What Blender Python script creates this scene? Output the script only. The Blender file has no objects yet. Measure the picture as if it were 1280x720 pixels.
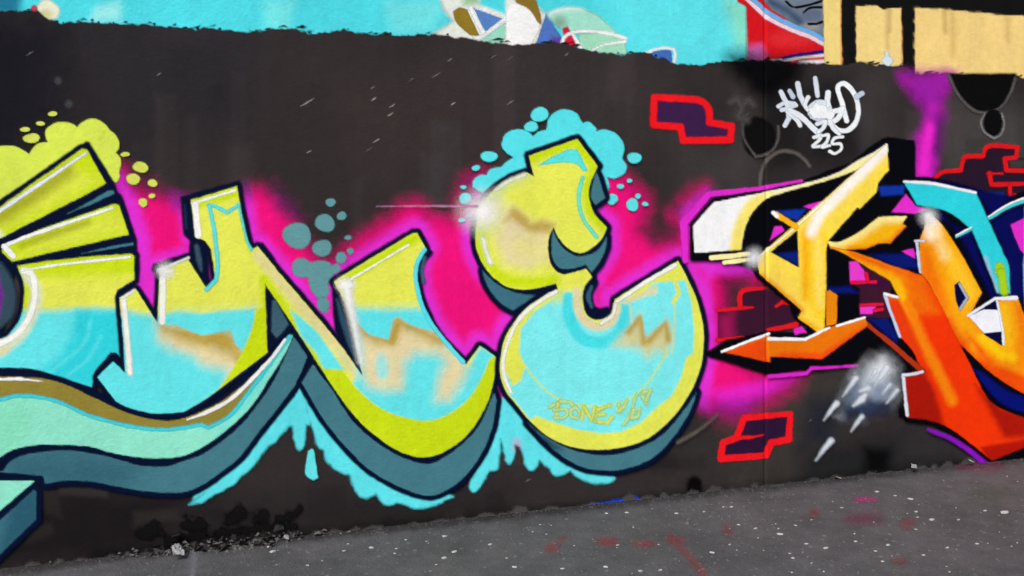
import bpy, bmesh, math, random
import numpy as np
from mathutils import Vector, Matrix

# ------------------------------------------------------------------ camera, world, sun, exposure
SC = bpy.context.scene
COL = SC.collection
F, CX, HY, EYE = 1108.0, 640.0, 265.0, 1.6          # focal length (px of the 1280 photo), centre, horizon row, eye height
cam_d = bpy.data.cameras.new('camera')
cam = bpy.data.objects.new('camera', cam_d)
COL.objects.link(cam)
cam.location = (0, 0, EYE)
cam.rotation_euler = (math.radians(90), 0, 0)
cam_d.sensor_width = 36.0
cam_d.lens = 36.0 * F / 1280.0
cam_d.shift_y = -(360.0 - HY) / 1280.0
cam_d.clip_end = 500
SC.camera = cam

W = bpy.data.worlds.new('World')
SC.world = W
W.use_nodes = True
nt = W.node_tree
bg = nt.nodes['Background']
sky = nt.nodes.new('ShaderNodeTexSky')
sky.sky_type = 'NISHITA'
sky.sun_disc = False
SUN_EL, SUN_AZ = 48.0, 205.0                          # azimuth: clockwise from +Y
sky.sun_elevation = math.radians(SUN_EL)
sky.sun_rotation = math.radians(SUN_AZ)
sky.dust_density = 4.0
sky.air_density = 1.0
nt.links.new(sky.outputs[0], bg.inputs[0])
bg.inputs[1].default_value = 0.085

sd_ = bpy.data.lights.new('sun', 'SUN')
sun = bpy.data.objects.new('sun', sd_)
COL.objects.link(sun)
sd_.energy = 1.5
sd_.angle = math.radians(18)
sd_.color = (1.0, 0.95, 0.88)
az, el = math.radians(SUN_AZ), math.radians(SUN_EL)
sdir = Vector((math.sin(az) * math.cos(el), math.cos(az) * math.cos(el), math.sin(el)))
sun.rotation_euler = sdir.to_track_quat('Z', 'Y').to_euler()
sun.location = sdir * 30

SC.view_settings.view_transform = 'Standard'
SC.view_settings.look = 'None'
SC.view_settings.gamma = 1.0
SC.view_settings.use_curve_mapping = False
SC.view_settings.exposure = 0.98
SC.render.engine = 'CYCLES'
SC.cycles.transparent_max_bounces = 64
SC.cycles.max_bounces = 6

# ------------------------------------------------------------------ place of wall and ground
BL, BS = 711.0, 0.1086                                # foot of the wall: row = BL - BS * column
VPX = (BL - HY) / BS                                  # where its courses run together
k_ = (VPX - CX) / F
ANG = math.atan2(1.0, k_)
y0 = F * EYE / (BL - HY - BS * CX)                     # distance at the middle column
ORG = Vector((0.0, y0, 0.0))
ca, sa = math.cos(ANG), math.sin(ANG)

def wall_uv(px, py):
    rx = (px - CX) / F
    rz = (HY - py) / F
    t = (ca * y0) / (ca - sa * rx)                     # ray (rx,1,rz)*t meets the wall
    u = ca * rx * t + sa * (t - y0)
    return u, EYE + rz * t

def ground_xy(px, py):
    t = F * EYE / (py - HY)
    return (px - CX) / F * t, t

rng = np.random.default_rng(7)
LAT = rng.random((257, 257))
def vnoise(x, y, s):
    x = x / s + 91.3; y = y / s + 37.7
    xi = np.floor(x).astype(int); yi = np.floor(y).astype(int)
    fx = x - xi; fy = y - yi
    fx = fx * fx * (3 - 2 * fx); fy = fy * fy * (3 - 2 * fy)
    a = LAT[xi % 257, yi % 257]; b = LAT[(xi + 1) % 257, yi % 257]
    c = LAT[xi % 257, (yi + 1) % 257]; d = LAT[(xi + 1) % 257, (yi + 1) % 257]
    return ((a * (1 - fx) + b * fx) * (1 - fy) + (c * (1 - fx) + d * fx) * fy) * 2 - 1
def fnoise(x, y, s):
    return vnoise(x, y, s) * .55 + vnoise(x + 50, y, s * .45) * .3 + vnoise(x, y + 70, s * .2) * .15

# ------------------------------------------------------------------ shapes: signed distance in px, positive inside
def parse(s, nw=False):
    out = []
    for tok in s.split():
        sm = tok.endswith('s')
        v = [float(q) for q in tok.rstrip('s').split(',')]
        out.append((v, sm))
    return out

def smooth(pts, closed, n=5):
    m = len(pts); res = []
    rngi = range(m) if closed else range(m - 1)
    for i in rngi:
        p1, s1 = pts[i]; p2, s2 = pts[(i + 1) % m]
        p1 = np.array(p1); p2 = np.array(p2)
        if not s1 and not s2:
            res.append(p1); continue
        p0 = np.array(pts[i - 1][0]) if s1 and (closed or i > 0) else 2 * p1 - p2
        p3 = np.array(pts[(i + 2) % m][0]) if s2 and (closed or i + 2 < m) else 2 * p2 - p1
        if not s1: p0 = p1 - (p2 - p1)
        if not s2: p3 = p2 + (p2 - p1)
        for k in range(n):
            t = k / n
            res.append(.5 * (2 * p1 + (p2 - p0) * t + (2 * p0 - 5 * p1 + 4 * p2 - p3) * t * t + (3 * p1 - p0 - 3 * p2 + p3) * t ** 3))
    if not closed: res.append(np.array(pts[-1][0]))
    return np.array(res)

class Shape:
    pass

class P(Shape):
    """closed outline; grow widens it"""
    def __init__(self, s, grow=0.0):
        self.v = smooth(parse(s), True) if isinstance(s, str) else np.asarray(s, float)
        self.g = grow
    def bbox(self):
        a = self.v.min(0) - max(self.g, 0); b = self.v.max(0) + max(self.g, 0)
        return a[0], a[1], b[0], b[1]
    def sd(self, x, y):
        v = self.v; w = np.roll(v, -1, 0)
        d2 = np.full(x.shape, 1e12); ins = np.zeros(x.shape, bool)
        for (ax, ay), (bx, by) in zip(v, w):
            ex, ey = bx - ax, by - ay
            L = ex * ex + ey * ey
            if L < 1e-9: continue
            t = np.clip(((x - ax) * ex + (y - ay) * ey) / L, 0, 1)
            d2 = np.minimum(d2, (x - ax - t * ex) ** 2 + (y - ay - t * ey) ** 2)
            if (ay > by) != (ay < by) and ay != by:
                c = ((ay > y) != (by > y))
                ins ^= c & (x < ex * (y - ay) / (by - ay) + ax)
        d = np.sqrt(d2)
        return np.where(ins, d, -d) + self.g

class K(Shape):
    """brush stroke; a point may carry its own width as third number"""
    def __init__(self, s, w=4.0, closed=False):
        pts = [((v if len(v) > 2 else v + [w]), sm) for v, sm in parse(s)]
        self.v = smooth(pts, closed)
        if closed: self.v = np.vstack([self.v, self.v[:1]])
    def bbox(self):
        m = self.v[:, 2].max() / 2
        a = self.v.min(0) - m; b = self.v.max(0) + m
        return a[0], a[1], b[0], b[1]
    def sd(self, x, y):
        r = np.full(x.shape, -1e6)
        for a, b in zip(self.v[:-1], self.v[1:]):
            ex, ey = b[0] - a[0], b[1] - a[1]
            L = ex * ex + ey * ey
            t = np.clip(((x - a[0]) * ex + (y - a[1]) * ey) / max(L, 1e-9), 0, 1)
            d = np.hypot(x - a[0] - t * ex, y - a[1] - t * ey)
            r = np.maximum(r, (a[2] + (b[2] - a[2]) * t) / 2 - d)
        return r

class E(P):
    """blob: slightly uneven ellipse"""
    def __init__(self, cx, cy, rx, ry, wob=.05, n=26, rot=0):
        a = np.linspace(0, 2 * np.pi, n, endpoint=False)
        ph = (cx * 3.7 + cy * 1.3) % 6.28
        r = 1 + wob * np.sin(2 * a + ph) + wob * .6 * np.sin(3 * a + 2 * ph)
        X = rx * r * np.cos(a); Y = ry * r * np.sin(a)
        super().__init__(np.stack([cx + X * math.cos(rot) - Y * math.sin(rot), cy + X * math.sin(rot) + Y * math.cos(rot)], 1))

class U(Shape):
    def __init__(self, *a, grow=0): self.a = a; self.g = grow
    def bbox(self):
        b = np.array([q.bbox() for q in self.a]); g = max(self.g, 0)
        return b[:, 0].min() - g, b[:, 1].min() - g, b[:, 2].max() + g, b[:, 3].max() + g
    def sd(self, x, y):
        r = self.a[0].sd(x, y)
        for q in self.a[1:]: r = np.maximum(r, q.sd(x, y))
        return r + self.g

def lin(c):
    c = np.array(c, float) / 255.0
    l = np.where(c <= .04045, c / 12.92, ((c + .055) / 1.055) ** 2.4)
    return np.clip(l / GAIN, 0.0016, .86)
GAIN = 1.12

# ------------------------------------------------------------------ materials
def N(t, ty, **kw):
    n = t.nodes.new(ty)
    for k, v in kw.items(): setattr(n, k, v)
    return n
def math_(t, op, a, b=None, clamp=False):
    n = N(t, 'ShaderNodeMath', operation=op); n.use_clamp = clamp
    for i, q in enumerate((a, b)):
        if q is None: continue
        if isinstance(q, (int, float)): n.inputs[i].default_value = q
        else: t.links.new(q, n.inputs[i])
    return n.outputs[0]

def noise(t, co, scale, detail=4, rough=.6):
    n = N(t, 'ShaderNodeTexNoise'); n.inputs['Scale'].default_value = scale
    n.inputs['Detail'].default_value = detail; n.inputs['Roughness'].default_value = rough
    t.links.new(co, n.inputs['Vector'])
    return n.outputs['Fac']

def paint_material(name, ground=False, speckle=.3):
    m = bpy.data.materials.new(name); m.use_nodes = True
    t = m.node_tree; b = t.nodes['Principled BSDF']; L = t.links.new
    geo = N(t, 'ShaderNodeNewGeometry'); co = geo.outputs['Position']
    at = N(t, 'ShaderNodeAttribute', attribute_name='col')
    ae = N(t, 'ShaderNodeAttribute', attribute_name='edge')
    # patchy coverage and fine grain of the paint film
    big = noise(t, co, 2.3, 5, .6)
    mid = noise(t, co, 26, 4, .65)
    fine = noise(t, co, 330, 2, .7)
    mp = N(t, 'ShaderNodeMapping'); mp.inputs['Scale'].default_value = (14, 14, .9)
    L(co, mp.inputs['Vector'])
    streak = noise(t, mp.outputs[0], 1.0, 3, .6)
    s = math_(t, 'ADD', math_(t, 'MULTIPLY', math_(t, 'SUBTRACT', big, .5), .30),
              math_(t, 'MULTIPLY', math_(t, 'SUBTRACT', mid, .5), .26))
    s = math_(t, 'ADD', s, math_(t, 'MULTIPLY', math_(t, 'SUBTRACT', fine, .5), .34))
    s = math_(t, 'ADD', s, math_(t, 'MULTIPLY', math_(t, 'SUBTRACT', streak, .5), .16))
    s = math_(t, 'ADD', s, 1.0)
    vm = N(t, 'ShaderNodeVectorMath', operation='SCALE')
    L(at.outputs['Color'], vm.inputs[0]); L(s, vm.inputs['Scale'])
    # thin dust and scuffs of its own shape lying on the paint
    sc = noise(t, co, 9.0, 8, .75)
    r = N(t, 'ShaderNodeValToRGB'); r.color_ramp.elements[0].position = .60; r.color_ramp.elements[1].position = .80
    L(sc, r.inputs[0])
    mx = N(t, 'ShaderNodeMix', data_type='RGBA')
    L(math_(t, 'MULTIPLY', r.outputs[0], .025 if not ground else .35), mx.inputs[0]); L(vm.outputs[0], mx.inputs[6])
    mx.inputs[7].default_value = (.18, .165, .15, 1) if not ground else (.1, .1, .1, 1)
    L(mx.outputs[2], b.inputs['Base Color'])
    b.inputs['Roughness'].default_value = .75
    b.inputs['Specular IOR Level'].default_value = .03
    # spray edge
    sp = noise(t, co, 210, 3, .85)
    a = math_(t, 'ADD', math_(t, 'MULTIPLY', ae.outputs['Fac'], .5), .5)
    a = math_(t, 'ADD', a, math_(t, 'MULTIPLY', math_(t, 'SUBTRACT', sp, .5), speckle if not ground else 1.5))
    mr = N(t, 'ShaderNodeMapRange', interpolation_type='SMOOTHSTEP')
    L(a, mr.inputs['Value'])
    mr.inputs['From Min'].default_value = .02; mr.inputs['From Max'].default_value = .98
    if ground:
        L(math_(t, 'MULTIPLY', mr.outputs[0], .38), b.inputs['Alpha'])
    else:
        L(mr.outputs[0], b.inputs['Alpha'])
    bp = N(t, 'ShaderNodeBump'); bp.inputs['Strength'].default_value = .55; bp.inputs['Distance'].default_value = .005
    h = math_(t, 'ADD', math_(t, 'MULTIPLY', noise(t, co, 60, 6, .7), 1.0), math_(t, 'MULTIPLY', noise(t, co, 6, 3, .5), 2.0))
    L(h, bp.inputs['Height']); L(bp.outputs[0], b.inputs['Normal'])
    return m
PAINT = paint_material('spray_paint')
SPRAY = paint_material('soft_spray_mist', False, .8)
GPAINT = paint_material('overspray_on_asphalt', True)

def plain(name, rgb, rough=.8, scale=30, var=.5, bump=.3, dist=.004):
    m = bpy.data.materials.new(name); m.use_nodes = True
    t = m.node_tree; b = t.nodes['Principled BSDF']; L = t.links.new
    co = N(t, 'ShaderNodeNewGeometry').outputs['Position']
    n1 = noise(t, co, scale, 6, .7)
    s = math_(t, 'ADD', math_(t, 'MULTIPLY', math_(t, 'SUBTRACT', n1, .5), 2 * var), 1.0)
    vm = N(t, 'ShaderNodeVectorMath', operation='SCALE')
    vm.inputs[0].default_value = rgb[:3]; L(s, vm.inputs['Scale'])
    L(vm.outputs[0], b.inputs['Base Color']); b.inputs['Roughness'].default_value = rough
    b.inputs['Specular IOR Level'].default_value = .25
    bp = N(t, 'ShaderNodeBump'); bp.inputs['Strength'].default_value = bump; bp.inputs['Distance'].default_value = dist
    L(n1, bp.inputs['Height']); L(bp.outputs[0], b.inputs['Normal'])
    return m
CONC = plain('bare_concrete', (.28, .27, .25), .85, 12, .35, .4)
STONE = plain('pale_stone', (.33, .325, .32), .8, 60, .4)
GRIT = plain('grey_grit', (.085, .083, .083), .9, 60, .5)
LEAF = plain('dead_leaf', (.010, .009, .009), .8, 40, .6)
PAPER = plain('scrap_paper', (.22, .225, .24), .75, 50, .3)

def asphalt():
    m = bpy.data.materials.new('asphalt'); m.use_nodes = True
    t = m.node_tree; b = t.nodes['Principled BSDF']; L = t.links.new
    co = N(t, 'ShaderNodeNewGeometry').outputs['Position']
    big = noise(t, co, .9, 5, .6); mid = noise(t, co, 7, 6, .7); fine = noise(t, co, 160, 3, .75)
    v = N(t, 'ShaderNodeTexVoronoi'); v.inputs['Scale'].default_value = 90; L(co, v.inputs['Vector'])
    r = N(t, 'ShaderNodeValToRGB'); e = r.color_ramp.elements
    e[0].position = .32; e[0].color = (.034, .035, .039, 1); e[1].position = .70; e[1].color = (.100, .096, .104, 1)
    f = math_(t, 'ADD', math_(t, 'MULTIPLY', big, .5), math_(t, 'MULTIPLY', mid, .5)); L(f, r.inputs[0])
    s = math_(t, 'ADD', math_(t, 'MULTIPLY', math_(t, 'SUBTRACT', fine, .5), 1.3), 1.0)
    s = math_(t, 'ADD', s, math_(t, 'MULTIPLY', math_(t, 'SUBTRACT', .35, v.outputs['Distance']), .35))
    vm = N(t, 'ShaderNodeVectorMath', operation='SCALE'); L(r.outputs[0], vm.inputs[0]); L(s, vm.inputs['Scale'])
    # mixed stones showing in the surface
    v2 = N(t, 'ShaderNodeTexVoronoi'); v2.inputs['Scale'].default_value = 42; L(co, v2.inputs['Vector'])
    v2.inputs['Randomness'].default_value = 1.0
    sx = N(t, 'ShaderNodeSeparateColor'); L(v2.outputs['Color'], sx.inputs[0])
    st = math_(t, 'MULTIPLY', math_(t, 'GREATER_THAN', sx.outputs[0], .72), math_(t, 'LESS_THAN', v2.outputs['Distance'], math_(t, 'MULTIPLY', sx.outputs[1], .42)))
    sm = N(t, 'ShaderNodeMix', data_type='RGBA'); L(math_(t, 'MULTIPLY', st, math_(t, 'MULTIPLY', sx.outputs[2], .75)), sm.inputs[0])
    L(vm.outputs[0], sm.inputs[6]); sm.inputs[7].default_value = (.17, .165, .16, 1)
    vm = type('o', (), {'outputs': [sm.outputs[2]]})
    # stains
    sr = N(t, 'ShaderNodeValToRGB'); sr.color_ramp.elements[0].position = .50; sr.color_ramp.elements[1].position = .66
    L(noise(t, co, 1.6, 6, .7), sr.inputs[0])
    s2 = N(t, 'ShaderNodeMix', data_type='RGBA'); L(math_(t, 'MULTIPLY', sr.outputs[0], .45), s2.inputs[0])
    L(vm.outputs[0], s2.inputs[6]); s2.inputs[7].default_value = (.030, .033, .034, 1)
    vm = type('o', (), {'outputs': [s2.outputs[2]]})
    # pale worn patches of dust
    d = N(t, 'ShaderNodeValToRGB'); d.color_ramp.elements[0].position = .56; d.color_ramp.elements[1].position = .72
    L(noise(t, co, 4.2, 9, .8), d.inputs[0])
    mx = N(t, 'ShaderNodeMix', data_type='RGBA'); L(math_(t, 'MULTIPLY', d.outputs[0], .35), mx.inputs[0])
    L(vm.outputs[0], mx.inputs[6]); mx.inputs[7].default_value = (.14, .137, .142, 1)
    L(mx.outputs[2], b.inputs['Base Color'])
    b.inputs['Roughness'].default_value = .78; b.inputs['Specular IOR Level'].default_value = .3
    bp = N(t, 'ShaderNodeBump'); bp.inputs['Strength'].default_value = .6; bp.inputs['Distance'].default_value = .006
    L(math_(t, 'ADD', fine, math_(t, 'MULTIPLY', v.outputs['Distance'], .6)), bp.inputs['Height']); L(bp.outputs[0], b.inputs['Normal'])
    return m
ASPH = asphalt()

# ------------------------------------------------------------------ object helpers
def link(name, me, mat, parent=None):
    o = bpy.data.objects.new(name, me); COL.objects.link(o)
    if mat and me is not None and not me.materials: me.materials.append(mat)
    if parent: o.parent = parent
    return o
def tag(o, label=None, cat=None, group=None, kind=None):
    for k, v in (('label', label), ('category', cat), ('group', group), ('kind', kind)):
        if v: o[k] = v
    return o
def box_mesh(name, x0, x1, y0, y1, z0, z1, bev=.006):
    bm = bmesh.new(); bmesh.ops.create_cube(bm, size=1)
    for v in bm.verts:
        v.co = Vector((x0 + (v.co.x + .5) * (x1 - x0), y0 + (v.co.y + .5) * (y1 - y0), z0 + (v.co.z + .5) * (z1 - z0)))
    if bev: bmesh.ops.bevel(bm, geom=bm.edges[:], offset=bev, segments=1, affect='EDGES')
    me = bpy.data.meshes.new(name); bm.to_mesh(me); bm.free(); return me

WH, WT = 3.3, .28
JOINT = 956.0
JW = 2.4
LAYER = [0]
STEP = .00007

def paint(name, parent, shape, col, soft=1.0, zones=(), rough=0.0, rs=14.0, res=2.0, label=None, wall=True, vary=0.0, kind=None, layer=None, apart=False):
    """one coat of paint laid on the wall (or ground): a thin sheet cut to the shape, its rim thinning out over `soft` px"""
    if apart:                                             # separate patches: each its own part
        for q in shape.a: o = paint(name, parent, q, col, soft, zones, rough, rs, res, label, wall, vary, kind)
        return o
    if not rough: rough, rs = .7, 7.0
    x0, y0_, x1, y1 = shape.bbox()
    m = soft + rough + 1.5
    x0 -= m; y0_ -= m; x1 += m; y1 += m
    def axis(a, b, lo, hi):
        if not wall or (a > lo - 60 and b < hi + 60): return np.arange(a, b + res, res)
        q = [np.arange(max(a, lo), min(b, hi) + res, res)]
        if a < lo: q.insert(0, np.arange(a, lo - 4, 14.0))
        if b > hi: q.append(np.arange(q[-1][-1] + 14, b + 14, 14.0))
        return np.concatenate(q)
    xs = axis(x0, x1, -60, 1340); ys = axis(y0_, y1, -30, 740)
    if wall and xs[0] < JOINT < xs[-1]:
        j = JOINT + np.array([-JW, -JW * .5, 0, JW * .5, JW])
        xs = np.sort(np.concatenate([xs[np.abs(xs - JOINT) > JW + .4], j]))
    X, Y = np.meshgrid(xs, ys)
    # coarse pass, then exact distance only near the rim
    st = max(1, int(6 / res))
    ii = np.unique(np.append(np.arange(0, len(ys), st), len(ys) - 1)); jj = np.unique(np.append(np.arange(0, len(xs), st), len(xs) - 1))
    C = shape.sd(X[np.ix_(ii, jj)], Y[np.ix_(ii, jj)])
    ni = np.abs(ii[None, :] - np.arange(len(ys))[:, None]).argmin(1); nj = np.abs(jj[None, :] - np.arange(len(xs))[:, None]).argmin(1)
    D = C[np.ix_(ni, nj)]
    near = np.abs(D) < soft + rough + st * res * 1.2 + 2
    D = np.where(near, 0, D)
    D[near] = shape.sd(X[near], Y[near])
    if rough: D = D + rough * fnoise(X, Y, rs)
    e = np.clip(D / soft, -1, 1)
    Cc = np.broadcast_to(lin(col), X.shape + (3,)).copy()
    for zsh, zc, zs, *za in zones:
        zx0, zy0, zx1, zy1 = zsh.bbox(); q = zs + 2
        sel = (X > zx0 - q) & (X < zx1 + q) & (Y > zy0 - q) & (Y < zy1 + q) & (D > -soft - 3 * res)
        if not sel.any(): continue
        xq, yq = X[sel], Y[sel]
        zd = zsh.sd(xq, yq)
        if zs > 3: zd = zd + zs * .25 * fnoise(xq, yq, 9)
        a = np.clip(zd / zs * .5 + .5, 0, 1); a = a * a * (3 - 2 * a)
        if za: a = a * za[0]
        Cc[sel] = Cc[sel] * (1 - a[:, None]) + lin(zc) * a[:, None]
    if vary: Cc *= (1 + vary * fnoise(X, Y, 130) + vary * .5 * fnoise(X, Y, 40))[..., None]
    ny, nx = X.shape
    idx = np.arange(ny * nx).reshape(ny, nx)
    a, b, c, d = idx[:-1, :-1].ravel(), idx[:-1, 1:].ravel(), idx[1:, 1:].ravel(), idx[1:, :-1].ravel()
    T = np.concatenate([np.stack([a, b, c], 1), np.stack([a, c, d], 1)])
    e_ = e.ravel(); lev = -0.98
    fv = e_ - lev
    ins = fv[T] > 0; n = ins.sum(1)
    V = np.stack([X.ravel(), Y.ravel()], 1); A = np.concatenate([V, e_[:, None], Cc.reshape(-1, 3)], 1)
    tris = [T[n == 3]]; extra = []; base = len(A)
    for cnt in (1, 2):
        Q = T[n == cnt]; I = ins[n == cnt]
        if not len(Q): continue
        pick = I.argmax(1) if cnt == 1 else (~I).argmax(1)
        r0 = Q[np.arange(len(Q)), pick]; r1 = Q[np.arange(len(Q)), (pick + 1) % 3]; r2 = Q[np.arange(len(Q)), (pick + 2) % 3]
        def cut(p, q):
            t = fv[p] / (fv[p] - fv[q]); return A[p] + (A[q] - A[p]) * t[:, None]
        p1 = cut(r0, r1); p2 = cut(r0, r2); k = len(Q)
        i1 = base + np.arange(k); i2 = base + k + np.arange(k); extra += [p1, p2]; base += 2 * k
        if cnt == 1: tris.append(np.stack([r0, i1, i2], 1))
        else: tris += [np.stack([i1, r1, r2], 1), np.stack([i1, r2, i2], 1)]
    A = np.concatenate([A] + extra) if extra else A
    T = np.concatenate(tris)
    if not len(T): raise RuntimeError('empty paint ' + name)
    used, inv = np.unique(T, return_inverse=True); T = inv.reshape(-1, 3); A = A[used]
    if layer is None:
        LAYER[0] += 1; layer = LAYER[0]
    if wall:
        u, v = wall_uv(A[:, 0], A[:, 1])
        v = np.clip(v, .003, WH - .004)
        dep = .009 * np.clip(1 - np.abs(A[:, 0] - JOINT) / JW, 0, 1)
        co = np.stack([u, -.001 - layer * STEP + dep, v], 1)
    else:
        gx, gy = ground_xy(A[:, 0], A[:, 1])
        co = np.stack([gx, gy, np.full(len(gx), .004 + layer * .0003)], 1)
    me = bpy.data.meshes.new(name)
    me.vertices.add(len(co)); me.vertices.foreach_set('co', co.astype(np.float32).ravel())
    # rows run downwards in the picture: order so that the front faces the viewer
    T = T[:, ::-1]
    me.loops.add(T.size); me.loops.foreach_set('vertex_index', T.astype(np.int32).ravel())
    me.polygons.add(len(T)); me.polygons.foreach_set('loop_start', np.arange(0, T.size, 3, dtype=np.int32))
    me.update(calc_edges=True)
    ca_ = me.attributes.new('col', 'FLOAT_COLOR', 'POINT')
    ca_.data.foreach_set('color', np.concatenate([A[:, 3:6], np.ones((len(A), 1))], 1).astype(np.float32).ravel())
    ea = me.attributes.new('edge', 'FLOAT', 'POINT'); ea.data.foreach_set('value', A[:, 2].astype(np.float32))
    o = link(name, me, (SPRAY if soft > 6 else PAINT) if wall else GPAINT, parent)
    if label: o['label'] = label
    if kind: o['kind'] = kind
    return o

# ------------------------------------------------------------------ colours (as seen)
LIME = (200, 224, 22); YEL = (226, 233, 88); CYAN = (98, 228, 234); CYAN2 = (48, 212, 224); PCYAN = (122, 236, 240)
TEAL = (66, 120, 134); NAVY = (6, 16, 46); BEIGE = (226, 214, 166); OCHRE = (186, 158, 66); MINT = (140, 228, 202)
OLIVE = (142, 130, 54); MAG = (224, 48, 212); PINK = (236, 18, 124); WHITE = (244, 247, 247); STEEL = (96, 152, 158)
BLACK = (49, 44, 45); INK = (5, 6, 14); RED = (236, 24, 34); PURP = (58, 30, 72)

# ================================================================== SETTING
gm = bpy.data.meshes.new('ground')
gm.from_pydata([(-60, -60, 0), (60, -60, 0), (60, 60, 0), (-60, 60, 0)], [], [(0, 1, 2, 3)])
ground = link('ground', gm, ASPH)
tag(ground, kind='structure')

wall = bpy.data.objects.new('graffiti_mural', None); COL.objects.link(wall)
wall.location = ORG; wall.rotation_euler = (0, 0, ANG)
tag(wall, 'long graffiti mural of bright sprayed letters on a black coated concrete wall', 'mural')
uj0 = wall_uv(np.array([JOINT - JW]), np.array([400.]))[0][0]; uj1 = wall_uv(np.array([JOINT + JW]), np.array([400.]))[0][0]
uj = (uj0 + uj1) / 2; gap = (uj1 - uj0)
PW = 4.2
for i, k in enumerate(range(-2, 3)):
    a = uj + k * PW + gap / 2; b = uj + (k + 1) * PW - gap / 2
    link('concrete_panel', box_mesh('concrete_panel', a, b, 0, WT, -.05, WH, .004), CONC, wall)
for k in range(-1, 3):
    c = uj + k * PW
    link('joint_filler', box_mesh('joint_filler', c - gap / 2 + .001, c + gap / 2 - .001, .02, WT - .02, -.05, WH - .02, 0), CONC, wall)
link('coping', box_mesh('coping', uj - 2 * PW - .02, uj + 3 * PW + .02, -.03, WT + .03, WH + .001, WH + .09, .01), CONC, wall)

FAR_L, FAR_R = -1500, 1900
# ------------------------------------------------------------------ older paintings along the top
cy = paint('old_cyan_field', wall, P(f'{FAR_L},-360 933,-89 933,100 {FAR_L},100'), (76, 216, 228), 1.2, [
    (P('740,-20 932,-20 932,80 800,80'), (92, 226, 236), 30), (P('480,0 560,0 540,40 490,40'), (110, 228, 234), 12),
    (P('330,0 370,0 360,38 330,38'), (110, 226, 228), 10), (P('905,0 940,0 940,60 920,60'), (130, 222, 200), 12),
    (P('-60,-10 28,-10 24,20 -60,20'), (30, 120, 150), 10), (P('120,10 150,0 150,25 110,28'), (150, 236, 236), 8)],
    res=5, label='old bright cyan field above the black coat', vary=.06)
paint('pale_blob', cy, E(60, 13, 14, 13), (232, 236, 214), 2.5, [(E(58, 18, 8, 6), (210, 210, 150), 5)])
paint('red_fleck', cy, E(43, 12, 4, 5), (196, 60, 84), 2)
oc = paint('old_pastel_drawing', cy, P('546,-20 554,12 566,27 552,36 542,42 542,60 672,66 682,18 664,2 640,-20'), (226, 234, 226), 5,
      [(P('576,-15 600,-15 600,5 580,8'), (150, 190, 150), 6), (P('600,-10 632,-10 632,18 600,6'), (76, 216, 228), 3)], label='half covered old pastel drawing of curved shapes')
paint('olive_stripe', oc, P('566,14 574,9 584,12 588,22s 594,34s 599,45 588,44 578,36s 569,26s'), (140, 118, 38), 1.3)
paint('blue_triangle', oc, P('592,10 628,23 607,39 601,30'), (84, 130, 198), 1.2)
paint('mint_patch', oc, P('603,49 632,28 637,36 636,41 622,60 600,60'), (152, 218, 196), 1.4)
paint('white_line', oc, U(K('588,10 596,26 605,43', 5), K('592,49 605,45 632,23', 4), K('594,10 628,22', 2)), (232, 238, 242), 1, apart=True)
paint('white_shape', oc, P('634,10s 648,5s 664,14s 673,26s 674,36s 668,48 662,58 656,56 646,62 632,52'), WHITE, 1.6)
paint('olive_cap', oc, P('636,-20 662,-20 671,4 675,18s 676,30 671,26s 662,12s 645,3'), (140, 112, 40), 1.5)
paint('blue_wedge', oc, P('683,18 689,19 692,32 702,48 706,60 668,60 676,38'), (78, 118, 196), 1.5, [(P('690,46 710,46 710,60 684,60'), (90, 60, 150), 5)])
paint('mint_arch', oc, P('684,18s 700,10s 722,9s 745,18s 762,32s 774,44 740,44 706,40 694,32'), (160, 226, 206), 3, [(K('686,16 705,10 728,10', 6), (220, 240, 236), 4), (E(700, 28, 8, 8), (110, 140, 120), 7, .7)])
paint('red_patch', oc, P('703,36 709,33 713,40 716,46 723,66 706,66 706,54'), (208, 26, 62), 1.6)
paint('mint_pane', oc, P('723,43 750,41 778,46 784,68 740,68 726,60'), (158, 220, 190), 1.5)
paint('white_arc', oc, U(K('702,56s 705,47s 715,41s 735,39s 760,42s 782,48', 4), K('740,63s 755,56s 782,52', 3), K('716,43 727,62', 4)), (238, 242, 242), 1, apart=True)
b2 = paint('blue_slab', oc, P('798,70 814,63 838,62 841,84 800,84'), (62, 108, 186), 1.2)
paint('white_line', oc, K('806,67s 822,61s 840,61s 844,68 842,82', 4), (226, 236, 240), 1)
rd = paint('old_red_shape', wall, P('916,-20 1031,-20 1031,90 936,90 933,8 922,2'), (208, 22, 32), 1.2,
      [(P('930,60 950,58 960,80 930,80'), (200, 110, 190), 10), (E(990, 48, 28, 10), (218, 42, 48), 8)], label='old red painted shape edged with blue and white')
paint('grey_blue_field', rd, P('938,-20 1030,-20 1030,50 1000,34 964,12'), (112, 126, 142), 1.3,
      [(K('962,2 985,14 1000,28', 9), (60, 80, 110), 6), (E(1014, 19, 12, 8), (96, 108, 130), 4), (E(1012, 34, 12, 4), (150, 146, 140), 4)])
paint('black_line', rd, U(K('982,2s 992,9s 1008,7s 1028,1', 2.5), K('1004,16s 1012,10s 1028,9', 2.5), K('1010,30 1020,30 1028,27', 2.5)), (12, 14, 20), .9, res=1, apart=True)
paint('blue_edge', rd, K('932,-8s 946,4s 962,18s 990,32s 1016,42s 1032,52', 6), (104, 172, 228), 1)
paint('pink_white_edge', rd, K('930,-4s 944,9s 962,24s 990,38s 1012,46s 1030,56', 5), (236, 206, 222), 1)
paint('navy_edge', rd, K('968,76s 986,71s 1004,68s 1034,64', 4), (24, 20, 130), 1)
paint('white_foot', rd, U(K('945,80 976,76', 5), K('980,76s 1004,72s 1034,69', 3.5), K('1000,79 1034,78', 7)), (226, 224, 226), 1.2, apart=True)
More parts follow.
